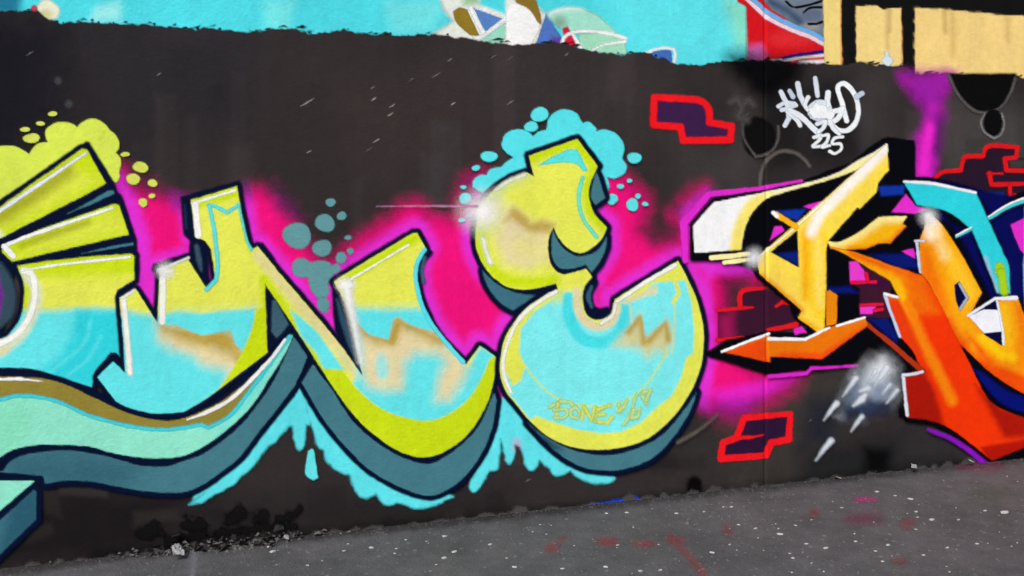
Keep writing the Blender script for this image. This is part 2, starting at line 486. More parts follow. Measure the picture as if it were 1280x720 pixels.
bk = paint('old_black_field', wall, P(f'1048,-80 {FAR_R},18 {FAR_R},160 1048,110'), (18, 18, 19), 1.2, res=5, label='old black field with pale yellow blocks')
YB = (238, 214, 132)
paint('yellow_block', bk, P('1028,-40 1051,-40 1051,40 1053,90 1030,90'), YB, 1.1, [(K('1052,-10 1052,80', 3), (220, 130, 70), 2)], rough=.8, rs=6)
paint('yellow_block', bk, P('1069,8 1095,7 1104,12 1112,11 1126,10 1128,90 1070,90'), (238, 212, 136), 1.1,
      [(K('1127,12 1128,80', 2.5), (226, 140, 90), 2), (K('1108,12 1109,60', 4), (190, 150, 90), 4, .6), (K('1112,12 1112,40', 3), (160, 120, 70), 3, .5)], rough=1.2, rs=7)
paint('yellow_block', bk, P(f'1143,10 1175,12 1200,14 1230,16 1252,19 1300,21 {FAR_R},55 {FAR_R},200 1143,110'), (238, 208, 132), 1.1,
      [(P('1140,84 1200,86 1180,100 1140,100'), (232, 180, 150), 8), (K('1190,16 1191,70', 6), (200, 165, 95), 5, .6), (K('1180,14 1181,40', 5), (170, 130, 75), 4, .55),
       (K('1258,20 1259,50', 5), (190, 150, 90), 5, .5)], rough=1.4, rs=8, res=3)
paint('splash', bk, U(E(1109, 76, 7, 6), E(1104, 84, 6, 3), K('1108,66 1110,84', 5)), (214, 226, 234), 1.6, rough=1.5, rs=5)

# ------------------------------------------------------------------ the black coat
edge_pts = ('0,14 48,14 62,24 75,29 100,27 130,29 180,31 205,32 230,36 270,36 300,39 320,39 350,36 372,36 385,42 410,41 430,38 470,43 520,43 560,45 600,51 640,56 '
            '665,56 690,52 705,54 722,61 750,64 780,69 800,66 820,70 838,79 870,81 900,78 925,76 940,76 960,75 990,79 1020,80 1055,81 1075,78 1100,82 1130,82 1143,91 1180,92 1210,95 1280,97')
rp = random.Random(3)
passes = []
for k in range(46):
    x = rp.uniform(-40, 1320); yy = rp.uniform(40, 300); L_ = rp.uniform(60, 260); w_ = rp.uniform(14, 40)
    passes.append((P(f'{x},{yy} {x+w_},{yy+rp.uniform(-3,3)} {x+w_},{yy+L_} {x},{yy+L_+rp.uniform(-8,8)}'), rp.choice([(74, 66, 66), (34, 31, 33), (66, 62, 66), (40, 36, 36)]), rp.uniform(2.5, 9), rp.uniform(.12, .38)))
for k in range(30):
    x = rp.uniform(0, 1240); yy = rp.uniform(560, 660); w_ = rp.uniform(20, 70)
    passes.append((P(f'{x},{yy} {x+w_},{yy-4} {x+w_+5},{yy+rp.uniform(8,40)} {x},{yy+rp.uniform(8,40)}'), rp.choice([(66, 62, 60), (26, 24, 26)]), rp.uniform(3, 9), rp.uniform(.15, .4)))
coat = paint('black_base_coat', wall, P(f'{FAR_L},-74 {edge_pts} {FAR_R},134 {FAR_R},508 {FAR_L},877'), BLACK, 1.6, [
    (P('-400,-20 110,10 90,140 30,260 -400,400'), (26, 26, 33), 70), (P('100,20 330,35 300,160 130,190'), (42, 40, 44), 50),  # darkening of the view's corner, upper left, put into the coat colour
    (P('400,90 640,70 640,230 420,230'), (55, 48, 48), 60), (P('560,60 830,90 820,220 600,140'), (55, 49, 50), 50),
    (P('900,70 1000,75 975,120 945,115'), (9, 9, 12), 22), (P('1060,85 1120,90 1110,170 1040,190 1010,110'), (58, 54, 54), 26),
    (P('940,110 1060,95 1080,200 960,215'), (30, 28, 29), 24), (P('1170,130 1300,130 1300,240 1180,230'), (64, 62, 61), 24),
    (P('840,170 940,190 930,240 860,250'), (60, 56, 56), 24),
    (P('-100,590 240,610 240,700 -100,720'), (27, 24, 26), 36), (P('240,620 640,610 640,660 200,690'), (38, 35, 36), 30),
    (P('900,470 1060,460 1050,590 900,600'), (58, 54, 51), 30), (P('1010,500 1060,490 1040,560 1000,560'), (36, 38, 48), 18),
    (P('860,520 900,500 890,600 840,600'), (50, 47, 46), 16), (P('1000,565 1130,540 1130,600 1000,610'), (34, 34, 36), 20),
    (P('1130,540 1190,545 1210,580 1130,590'), (46, 44, 46), 14), (P('1080,560 1112,560 1112,594 1080,596'), (8, 8, 9), 10),
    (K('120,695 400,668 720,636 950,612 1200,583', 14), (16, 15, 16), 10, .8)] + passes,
    rough=3.4, rs=8, res=2.0, label='black roller coat covering the lower wall', vary=.10)
ep = [tuple(float(q) for q in tk.split(',')) for tk in edge_pts.split()]
dash = []
for k in range(70):
    x = rp.uniform(5, 1275); yb = np.interp(x, [p[0] for p in ep], [p[1] for p in ep]) + rp.uniform(-2.5, 1); L_ = rp.choice([3, 4, 5, 8, 14]) * rp.uniform(.7, 1.2)
    dash.append(K(f'{x},{yb},.5 {x+L_*.6},{yb-L_*rp.uniform(0,.2)},{rp.uniform(1,3)} {x+L_},{yb-L_*rp.uniform(-.05,.35)},.3'))
paint('dry_roller_edge', coat, U(*dash), (30, 27, 30), 1.0, res=1.2, kind='stuff')
paint('faint_bubble', coat, U(E(73, 101, 5, 5), E(86, 130, 5, 5)), (64, 66, 70), 3, res=1.5, apart=True)
# worn-through chips in the coat
random.seed(5)
for cx_, cy_, L_ in [(384, 128, 17), (467, 124, 6), (490, 132, 6), (488, 143, 6), (514, 100, 6), (545, 94, 10), (562, 75, 5), (617, 71, 6), (637, 73, 8), (470, 176, 8),
                     (386, 190, 5), (461, 187, 7), (38, 67, 9), (199, 93, 5), (566, 130, 5), (638, 128, 8), (466, 110, 5), (660, 600, 5), (708, 68, 4), (1012, 525, 4)]:
    dx, dy = L_ / 2, L_ * .3
    paint('chip', coat, K(f'{cx_-dx},{cy_+dy},.8 {cx_},{cy_+random.uniform(-.6,.6)},1.9 {cx_+dx},{cy_-dy},.8'), random.choice([(112, 107, 104), (92, 88, 86), (140, 136, 132)]), 1.0, res=.8, rough=.5, rs=3)
paint('black_overspray', coat, P('915,72 1000,78 985,104 962,118 940,112 925,92'), (7, 7, 10), 20, rough=6, rs=20)
for q in [P('222,652s 236,646s 252,648s 262,656 250,664 226,662'), P('286,640s 296,630s 306,633s 308,646 296,656 280,654'), P('318,640s 328,634s 336,642s 330,652 316,652'), P('344,642s 360,638s 376,634s 372,646s 358,654 344,650'), P('176,656s 190,650s 200,660s 190,676 172,676'), P('205,668 262,664 330,656 372,652 372,660 300,668 205,680')]:
    paint('black_smear', coat, q, (17, 16, 17), 4, rough=8, rs=9)
paint('black_smear', coat, E(867, 608, 9, 12), (6, 6, 8), 5, rough=2)
paint('blue_splash', coat, P('734,640 738,629 760,627 775,624 788,620s 796,621s 800,625 818,622 824,627 822,640'), (22, 74, 224), 2.5, rough=1.5, rs=6, label='blue splash of paint at the foot of the wall')

# ------------------------------------------------------------------ magenta cloud behind the letters
LAYER[0] += 1; HALO = LAYER[0]                        # its place under the letters; painted below once their outlines are known
paint('purple_streak', wall, P('1122,92s 1150,94s 1187,92s 1184,112s 1174,128s 1178,146s 1173,168s 1168,196 1167,226 1140,226 1143,196s 1148,170s 1156,142s 1138,116s'), (206, 34, 196), 13,
      [(P('1120,90 1190,90 1180,128 1150,140 1132,112'), (150, 30, 160), 14), (P('1165,140 1185,140 1176,200 1162,190'), (120, 26, 140), 8, .8), (K('1160,160 1152,215', 14), (236, 40, 206), 6)],
      rough=4, rs=14, res=2, label='magenta spray streak running down to the orange piece')

# bubbles
def bubbles(parent, name, col, spots, soft=1.1, alt=None):
    for i, (x, y, a, b) in enumerate(spots):
        paint(name, parent, E(x, y, a, b, .06), col if not alt or i % 3 else alt, soft, res=1.2 if max(a, b) < 8 else 2)

steel = paint('grey_bubble_cluster', wall, U(E(378, 335, 13, 12.5), E(400, 341, 16, 17), E(419, 336, 6.5, 6), P('385,350 408,350 412,362 408,372 398,374 388,362')), STEEL, 1.3,
      label='blue grey bubbles floating in the magenta cloud')
bubbles(steel, 'bubble', STEEL, [(413, 253, 6.5, 5), (406, 279, 12.5, 11), (427, 270, 6, 5.5), (371.5, 294.5, 18.5, 15.5), (402.5, 310, 11.5, 11), (434.5, 297, 4.5, 3),
                                 (437.5, 314, 4.5, 3.5), (426, 322, 7, 7), (404, 381, 8, 9.5)], 1.4)

# ------------------------------------------------------------------ painted red bricks
BR = 'red outlined painted brick'
b1 = paint('painted_brick', wall, P('818,121 870,125 882,132 885,152 913,158 912,174 853,176 850,160 817,157'), PURP, 1.6, label='pair of red outlined bricks beside the white tag')
paint('outline', b1, U(K('817,122 858,124s 876,127s 885,136s 886,153 914,158 912,175 853,176 850,159 816,156', 8.5, True)), RED, 1.6, res=1.5)
b2_ = paint('painted_brick', wall, P('929,521 987,518 985,549 962,553 957,570 900,573 903,552 920,547'), (44, 20, 52), 1.2, label='pair of red outlined bricks low on the wall across the joint')
paint('outline', b2_, U(K('929,522,8 987,517,7 985,549,9 963,553,8 957,569,8 900,573,9 903,553,8 920,547,8', 8, True), K('920,547,6 940,546,4 955,543,1')), RED, 1, res=1.5)
b3 = paint('painted_brick', wall, P('1169,222 1178,215 1200,213 1202,197 1228,195 1231,184 1240,182 1270,184 1269,197 1290,198 1290,250 1262,245 1200,245'), (38, 22, 40), 1.2,
           [(P('1260,200 1285,200 1285,210 1262,210'), (58, 56, 56), 3)], label='stepped red outlined bricks above the cyan letter top')
paint('outline', b3, U(K('1168,222 1178,215s 1200,213 1202,203s 1206,196s 1228,195 1231,186s 1240,182s 1271,184 1269,197 1255,198 1257,213 1300,214', 5.5), K('1233,217 1252,217', 3),
                       K('1236,217 1238,231 1300,229', 5.5), K('1261,232 1262,246 1268,244', 5)), (214, 22, 30), 1, res=1.5, apart=True)
b4 = paint('painted_brick', wall, P('897,388 924,383 926,362 952,360 1000,380 1000,408 960,414 925,423 897,424'), (58, 22, 46), 2, [(P('897,395 916,390 916,425 897,425'), (150, 20, 80), 10)], label='red edged bricks behind the yellow arrow')
paint('outline', b4, U(K('896,388,4 925,385,5 941,384,2'), K('924,384,7 924,369s 931,362s 954,360,5', 6), K('896,425,5 928,422,5'), K('969,383,3 978,377,6 987,381,3'), K('960,412,5 994,406,7')), (222, 24, 38), 1.1, res=1.5, apart=True)

# grey rings and black discs
rg = paint('black_disc', wall, E(948, 172, 19, 27), (13, 13, 14), 3.5, rough=2, label='black sprayed disc with thin grey ring')
paint('grey_ring', rg, U(K('972,158s 972,172s 967,185s 957,193s 944,196', 3), K('944,196s 938,188s 929,172s 928,150s 934,142', 2.5)), (86, 82, 80), 1.8, res=1.5)
paint('grey_ring', wall, K('949,232s 951,214s 960,198s 976,189s 992,191s 1004,199s 1011,208', 4.5), (92, 87, 84), 2.2, res=1.5, label='thin grey arc above the white letter serif')
paint('grey_smudge', wall, U(K('912,128s 920,125s 926,136s 922,146s 932,150', 8), K('926,134s 935,126s 940,132', 7)), (76, 72, 72), 6, res=1.5)
rg = paint('black_disc', wall, P('1186,92 1270,92 1264,114s 1252,131s 1236,140s 1216,136s 1199,120s'), (10, 10, 11), 2.5, label='black half disc under the yellow block')
paint('grey_ring', rg, K('1184,94s 1196,118s 1213,136s 1230,141s 1250,134s 1262,116s 1268,98', 3.5), (84, 82, 82), 1.8, res=1.5)
rg = paint('black_disc', wall, E(1240, 153, 11, 17, .03), (10, 10, 11), 2, label='small black oval under the half disc')
paint('grey_ring', rg, U(K('1230,142s 1225,153s 1229,165s 1241,173', 2.5), K('1241,173,3 1250,168s 1254,155s 1251,142,2', 2.5)), (120, 120, 122), 1.4, res=1.2)

# ------------------------------------------------------------------ white tag
TG = (214, 224, 236)
tagp = paint('white_tag', wall, U(K('1018,98 1021,120', 6), K('975,115 983,131 985,148 980,157', 6), K('996,105 999,120 1004,130', 6.5), K('972,133s 980,129s 992,130', 5), K('976,138s 986,135s 994,132', 5)), TG, 1, res=1.2,
             label='white brush tag lettering on the black coat')
for q in [K('986,114 990,121', 6), K('983,140s 995,150s 999,157', 5), K('986,138s 1000,146s 1015,160s 1020,165', 6.5), K('1009,122s 1005,132s 1012,140', 5), K('1034,116s 1033,128s 1036,137', 7),
          K('1057,151s 1051,128s 1046,112s 1050,105s 1058,107s 1068,120s 1072,138s 1068,154s 1058,163s 1048,163s 1040,158', 6), K('1070,121 1076,117', 7), K('1012,134s 1020,128s 1030,130s 1020,140s 1014,146s 1030,142s 1036,136', 6),
          K('1012,142s 1024,150s 1030,140s 1036,146', 7), K('1036,140s 1048,138s 1052,136s 1046,148s 1036,154', 6), K('1020,155s 1030,152s 1028,160s 1022,165', 5), K('1036,150s 1040,160s 1048,168', 5)]:
    paint('stroke', tagp, q, random.choice([TG, (226, 234, 242), (190, 202, 222), (236, 242, 246)]), 1, res=1.2)
paint('stroke', tagp, P('1010,136 1018,129 1030,131 1034,139 1046,139 1038,150 1024,149 1014,147'), (236, 242, 246), 1.8, rough=4, rs=4, res=1.2)
for q in [K('1016,172s 1026,169s 1022,176s 1015,183s 1026,183', 4), K('1026,170s 1034,169s 1032,178s 1026,184s 1036,182', 4), K('1052,171s 1042,173s 1039,180s 1049,180s 1050,187s 1042,192s 1036,189', 4)]:
    paint('numeral', tagp, q, (232, 238, 242), 1, res=1.2)

# ================================================================== LEFT LETTER
NAVY_W = 6.2
cloud = paint('lime_cloud', wall, P('-60,186 0,183s 12,182s 24,185s 34,191s 37,193 41,187s 48,180s 60,178 57,168s 60,160s 70,154s 82,153s 92,156s 97,160 102,154s 112,149s 123,150s 133,157s 137,163 144,168s 149,177s 149,185s 145,191 150,197s 152,206 149,214s 150,221s 146,228s 140,226 100,260 -60,330'),
              (214, 234, 86), 1.3, label='lime green bubble cloud over the left letter')
bubbles(cloud, 'bubble', (212, 224, 96), [(66, 142.5, 5.5, 3), (51, 154.5, 5.5, 2.6), (32, 162, 6, 3), (40, 173, 10, 6), (157, 193, 5.5, 3), (176, 209, 10, 6.5), (167, 224, 9, 6.5), (191, 229, 6, 4.8), (179, 253, 5.5, 5), (190, 245, 4, 2.5)])

e1 = P('-40,284 0,259 103,186 109,187 133,229 110,242 0,298 -40,318'); e2 = P('3,309 50,287 143,255 149,256 161,293 100,307 16,327 3,315')
eb = P('22,332 60,326 120,320 164,317 168,319 168,349 147,362 145,368 149,400 155,452 146,440 139,440 119,463 115,484 80,473s 50,463s 20,459s -60,460 -60,432 0,424s 16,413s 27,394s 31,370s 30,352s')
hull_e = P('-60,292 0,250 108,177 112,178 143,228 147,240 152,243 171,300 172,352 150,365 20,335 3,420 -60,430')
E1 = paint('painted_letter', wall, U(U(e1, e2, eb, grow=NAVY_W), hull_e), NAVY, 2.2, label='lime and cyan spiked letter cut off at the left with navy outline')
paint('spike', E1, e1, LIME, 1.2, [(P('-40,300 30,262 90,210 125,225 60,262 -40,310'), YEL, 14, .6), (K('-10,278 40,248 85,214', 16), (150, 146, 44), 10, .75), (K('0,292 4,300', 8), (226, 232, 200), 5)])
paint('spike', E1, e2, LIME, 1.2, [(P('20,322 60,295 150,262 156,290'), YEL, 10, .6), (K('28,306 80,288 110,278', 7), (150, 150, 40), 6, .7)])
paint('body', E1, eb, LIME, 1.2, [
    (P('40,348 170,345 160,395 40,400'), YEL, 14), (P('-60,390 48,388 90,386 120,384 160,390 170,500 -60,500'), CYAN, 7),
    (P('94,388 150,388 160,500 45,465 75,448 90,420'), CYAN2, 10), (K('114,400s 104,430s 62,466', 3), (90, 224, 234), 3), (K('126,420s 112,446s 84,470', 3), (90, 224, 234), 3),
    (K('34,344s 46,362s 44,384s 34,408s 14,428s -30,442', 13), (214, 224, 190), 5), (K('10,436s -10,446 -40,450', 8), BEIGE, 5)])
paint('highlight', E1, K('30,338s 40,342s 44,358s 42,382s 32,405s 14,423s -20,436', 8), (244, 247, 240), 2)
paint('highlight', E1, K('-30,285,3 0,264,5 107,192,3'), (226, 234, 246), 1, res=1.2)
paint('highlight', E1, U(K('5,308,5 30,297,4 80,280,4 141,260,3'), K('6,308 17,320', 7)), WHITE, 1, res=1.2, apart=True)
paint('highlight', E1, K('28,338,2 70,331,3 163,321,3'), WHITE, 1, res=1.2)
paint('shadow_face', E1, P('85,267 115,251 134,239 143,238 143,242 118,254'), TEAL, 1.5, res=1.5)
paint('shadow_face', E1, P('102,317 138,308 167,303 167,306 140,311'), TEAL, 1.3, res=1.5)
paint('counter', E1, P('-60,330 2,328 14,345s 21,370s 16,395s 2,409 -60,414'), (52, 76, 92), 4, [(P('-60,338 0,344 4,370 0,396 -60,400'), (120, 20, 150), 4)])

# ------------------------------------------------------------------ ribbon under it
up_o = '-60,474 0,470 50,472s 82,480s 115,495s 140,507s 175,520s 205,525s 230,522s 275,502s 320,467s 345,440s 360,421'
low_o = '0,499 25,494s 57,497s 82,505s 107,517s 137,526s 175,534s 212,536s 252,530 260,534 287,519s 312,488s 330,464s 350,436s 362,420'
low_m = '0,571 15,562s 40,556s 75,555s 110,557s 140,565s 175,571s 217,571s 242,564s 270,547s 300,522s 320,499s 337,472s 357,440s 367,417'
def rev(s): return ' '.join(reversed(s.split()))
olive = P(up_o + ' ' + rev(low_o) + ' -60,505'); mint = P('-60,505 ' + low_o + ' ' + rev(low_m) + ' -60,600')
teal = P('5,587 15,575s 35,567s 75,562s 110,565s 140,571s 175,581s 207,582s 232,575s 262,562s 300,532s 322,505s 345,470s 367,420 385,443 370,478s 345,512s 320,543s 300,570s 275,590s 255,604s 235,613s 207,615s 175,612s 140,606s 115,601s 82,600s 57,604 54,594 0,589')
tail_m = P('-60,600 44,600 0,638 -60,690'); tail_t = P('43,611 46,614 46,648 0,693 -60,750 -60,704 0,650')
drip1 = P('240,627s 248,621s 262,612s 290,590s 330,540s 372,484 380,492 384,520 388,526 392,540 396,556s 405,562 407,575s 420,587s 436,593 441,606s 450,620s 458,622s 470,616 476,626s 483,631s 496,627 520,635s 540,632s 565,620 500,590 420,520 385,470 330,520 300,560 250,600')
dr = paint('cyan_drips', wall, U(drip1, P('371,481 377,484 388,524 386,530 360,532'), P('363,520 383,512 382,540 380,557s 374,562s 369,556s 366,535'), P('320,578 335,556 345,551 360,532 366,520 372,490 300,570 260,612 236,630 252,627 290,606')), (92, 224, 234), 2.8, rough=1.8, rs=8,
           label='cyan dripping paint under the ribbon and middle letter')
paint('drop', dr, P('385,563 391,561s 394,575s 397,596 391,600 383,594s 381,586s'), CYAN, 1.4, res=1.2)
paint('cyan_drips', wall, P('627,496 622,530 610,565 588,600s 587,611s 594,614s 606,598 611,588 622,583s 625,548 629,562s 631,575s 637,579s 642,570s 643,556 650,560s 657,583s 663,588s 670,584s 673,574 685,584 690,592s 700,594s 712,588 725,598s 742,604s 762,602s 767,595s 740,588 700,565 660,530 640,500'), (94, 226, 236), 2.8,
      [(E(645, 556, 5, 9), (170, 180, 210), 5)], rough=1.5, rs=8, label='cyan dripping paint under the round letter')
RB = paint('painted_ribbon', wall, U(U(olive, mint, teal, tail_m, tail_t, grow=7), K('290,480 318,456 345,432 364,416', 15), P('-60,463 0,461 50,463 85,474 118,485 146,501 170,512 200,517 230,515 230,530 60,500 -60,500')), NAVY, 2.2,
           label='wavy olive, mint and slate ribbon with navy outline under the letters')
paint('olive_band', RB, olive, OLIVE, 1)
paint('mint_band', RB, mint, MINT, 1, [(P('270,545 320,492 365,418 340,450 300,505'), (110, 226, 220), 8), (P('-60,505 40,500 30,560 -60,580'), (132, 224, 190), 14)])
paint('cyan_edge', RB, K(low_o, 4.5), (64, 206, 218), 1.4)
paint('slate_band', RB, teal, TEAL, 1.1, [(P('0,560 180,575 160,615 20,610'), (52, 100, 116), 26)])
paint('mint_band', RB, tail_m, MINT, 1)
paint('slate_band', RB, tail_t, (56, 108, 124), 1.1, [(P('20,620 50,605 50,655 0,690'), (40, 88, 108), 10)])
paint('highlight', RB, U(K('234,524,2 262,513s 290,497s 318,470s 340,446s 356,424,3', 4.5), K('-20,474,3 25,473,4 54,476,1')), (236, 240, 238), 1, res=1.2, apart=True)

# ================================================================== MIDDLE LETTER
nf = P('239,250 296,233 304,280 313,312 322,308 350,342 400,400 430,437 452,468 443,425 432,380 420,357 417,352 430,343 516,291 521,291 531,310 523,322s 520,345s 526,375s 545,415s 582,455 599,432 620,446 617,472s 607,506s 586,540s 556,563s 528,571s 498,563s 468,543s 440,516s 412,477s 392,446 '
       '366,406 331,354 334,440 300,466s 262,495s 230,514 195,516s 165,510s 145,501 122,471 142,451 157,466 154,420 150,372 170,361 197,403 200,338 196,336 220,330 235,324 258,360 270,351 264,312 257,301 245,296')
nt_ = P('391,455 377,478 404,523s 431,557s 460,585s 495,606s 525,617s 546,617s 575,600s 599,570s 614,535s 620,500 617,490 600,528s 580,552s 553,572s 532,579s 500,570s 470,552s 440,525s 415,487')
navy_fill = U(P('226,246 300,225 316,306 328,303 345,325 313,318 300,250 244,252 247,295 258,300 262,352 258,361 238,335 234,322 194,333 191,330 236,315 237,300 229,293'), P('414,350 421,357 443,425 453,472 440,452 418,414 415,380'), P('331,354 364,402 366,410 350,426 336,440'), P('523,318 534,309 541,315 528,330 524,350'))
NL = paint('painted_letter', wall, U(U(nf, nt_, grow=6), navy_fill), NAVY, 2.2, label='tall zigzag letter in lime, cyan and beige with navy outline')
ztop = P('436,379 528,377 548,410 545,413 530,411 513,406 497,395 491,399 485,424 470,420 461,418 447,404')
zleft_top = P('198,394 222,388 250,393 280,388 318,386 304,438 294,430 291,415 285,411 270,416 252,419 230,410 220,405 197,405')
paint('fill', NL, nf, YEL, 1.2, [
    (K('300,236 306,280 316,316', 9), LIME, 5), (P('238,248 296,232 298,246 240,262'), LIME, 4), (K('331,350 366,404 400,456', 14), LIME, 6), (K('332,350 331,440', 12), LIME, 6),
    (P('430,345 520,288 526,300 440,352'), LIME, 4),
    (P('110,400 150,396 160,388 200,396 225,388 260,392 318,384 330,400 300,470 220,530 120,510'), CYAN, 7),
    (P('197,402 302,436 300,470 282,492 284,462 252,456 240,444 212,434 199,424'), BEIGE, 13), (P('197,404 230,409 290,412 302,440 298,448 270,436 235,428 205,416'), OCHRE, 11), (K('292,432 300,452', 8), (196, 170, 90), 5),
    (zleft_top, CYAN, 1.6), (K('196,388 322,382', 8), (210, 232, 130), 6, .5),
    (P('320,386 313,415s 302,440s 290,462s 270,490 334,448 336,384'), LIME, 1.6),
    (K('322,318s 350,352s 392,400s 420,432', 12), (222, 214, 150), 6), (K('425,440 452,476 480,500', 10), (214, 214, 160), 6),
    (P('363,386 378,398 396,414 412,436 430,462 404,462 396,442 376,420'), CYAN, 3),
    (P('436,380 530,378 585,458 600,432 622,446 612,470 590,505 535,530 480,520 440,480 446,470'), CYAN, 4), 
    (P('447,402 462,418 484,424 491,399 497,395 512,406 530,411 544,412 556,428 584,456 580,472 560,500 544,500 548,472 556,452 545,441 520,441 506,450 501,486 480,488 458,482 452,468'), BEIGE, 12),
    (E(477, 458, 8, 15), (150, 228, 224), 7), (K('448,404 464,422 488,426 500,404 530,416 550,426', 11), OCHRE, 10), (K('490,404 496,400 490,425', 7), OCHRE, 5),
    (ztop, (94, 230, 238), 1.6), (P('440,374 530,374 532,386 440,384'), YEL, 8),
    (P('386,436 404,460 427,462 450,490s 480,512s 510,522s 535,525s 560,517s 585,497s 602,470s 611,448 630,440 630,520 590,570 528,585 455,560 392,480'), (198, 222, 24), 1.4)], res=1.6)
paint('slate_shadow', NL, nt_, TEAL, 1.1)
paint('slate_shadow', NL, P('340,376 344,374 361,405 346,423 339,414'), (60, 94, 110), 1.6)
paint('slate_shadow', NL, K('421,374,3 428,400,7 438,430,7 447,455,2'), (44, 78, 100), 2.5, res=1.5)
paint('slate_shadow', NL, K('231,256,3 233,285,4', 4), (20, 44, 76), 2, res=1.5)
paint('slate_shadow', NL, K('246,308,6 249,325,7 252,338,3', 4), (56, 84, 104), 2.5, res=1.5)
paint('slate_shadow', NL, K('530,322s 527,338s 529,352', 4), (60, 96, 120), 2.5, res=1.5)
paint('highlight', NL, U(K('241,254 294,238', 3), K('244,256 248,294', 8)), (246, 248, 242), 1.3, res=1.3, apart=True)
paint('highlight', NL, U(K('155,374s 159,420s 163,466', 7), K('154,372 168,363', 3)), (240, 244, 236), 2, res=1.5, apart=True)
paint('highlight', NL, U(K('204,342 203,402', 8), K('198,338 236,322', 3)), (244, 247, 240), 1.8, res=1.5, apart=True)
paint('highlight', NL, E(207, 338, 8, 7), (246, 248, 248), 10)
paint('highlight', NL, K('426,356,3 510,306,2.2'), (246, 248, 238), .9, res=1.1)
paint('highlight', NL, U(E(432, 356, 10, 8), K('433,362,12 442,405,8 451,452,4')), (246, 248, 246), 7)
paint('cyan_line', NL, U(K('261,256 268,257 284,266 298,256', 4), K('262,258s 268,290s 272,330s 270,350 258,362', 5), K('298,256 308,300 314,312', 3)), (96, 226, 226), 1.6, res=1.4, apart=True)
paint('cyan_line', NL, K('530,312s 521,328s 519,348s 527,382s 544,412s 578,452', 5), (90, 226, 242), 1.3, res=1.4)

# ================================================================== ROUND LETTER
ccl = paint('cyan_cloud', wall, P('590,234 591,225s 600,219s 607,219 612,212s 625,209 634,201s 642,197 632,191s 626,180s 632,167s 647,162s 659,165s 665,171 672,165s 682,163 684,150s 692,141s 705,137s 719,142s 727,154 736,153s 744,161s 743,165 756,162s 771,169s 779,184s 776,198 782,208s 778,218s 767,223s 757,221 760,232s 757,243 740,250 700,210 640,228 610,246'),
            (86, 226, 236), 1.2, label='cyan bubble cloud over the round letter')
bubbles(ccl, 'bubble', (92, 228, 236), [(673.5, 143.5, 11, 9), (663, 158.5, 8.5, 6.5), (610.5, 196, 10, 7), (594, 210, 5, 3.5), (581, 248, 8, 6.5), (578.5, 234, 3.5, 2.5), (576.5, 275, 4, 2.5), (586, 269, 4, 2),
                                 (791.5, 197.5, 8.5, 7), (764, 249, 7, 6.5), (789, 256, 7.5, 7.5), (774, 233, 4, 3), (785.5, 226, 3.5, 2.5), (796, 245, 3.5, 3), (805, 255, 4, 3)])
ef = P('660,195 720,174 746,208 737,228s 735,247s 741,266s 757,284 751,298s 741,308s 725,316s 710,311s 697,297s 691,283 685,297s 684,314s 688,331s 700,342s 717,340s 731,336 739,346 730,357s 727,372s 731,391s 741,399s 750,399s 760,396s 766,386 767,374 846,326 858,348s 870,376s 877,405s 878,430s 873,462s 860,492s 840,520s 816,542s 790,555s 755,561s 720,559s 687,547s 662,526s 645,506s 630,486s 624,464s 625,445s 629,425s 638,408s 655,387s 675,372s 696,362 694,354 665,361s 645,361s 627,355s 610,340s 597,318s 593,295s 596,270s 603,252s 620,234s 640,222s 657,216 666,220')
t1 = P('688,300 690,288 700,307s 714,318s 728,320s 745,313s 757,296 756,310s 748,328s 738,340 731,330 712,336s 697,334s 689,320s'); t2 = P('744,215 748,225 752,238 755,247 743,256 737,246s 739,232s')
t3 = P('602,338 605,350s 613,365s 626,379s 640,388 668,369 645,366s 622,356s'); t4 = P('658,527 682,553s 710,575s 740,586s 775,586s 812,573s 840,546s 861,513s 869,490 841,528s 816,550s 782,564s 750,568s 712,561s 675,541s')
ring = K('741,352s 734,368s 737,384s 747,390s 757,388', 11)
EL = paint('painted_letter', wall, U(U(ef, t1, t2, t3, t4, grow=6.2), ring, P('655,190 722,168 724,176 660,198'), P('755,286 760,283 760,300 752,330 742,345 735,335'), P('691,356 700,345 700,362 670,375')), NAVY, 2.2,
           label='round open letter in pale cyan and lime with navy outline')
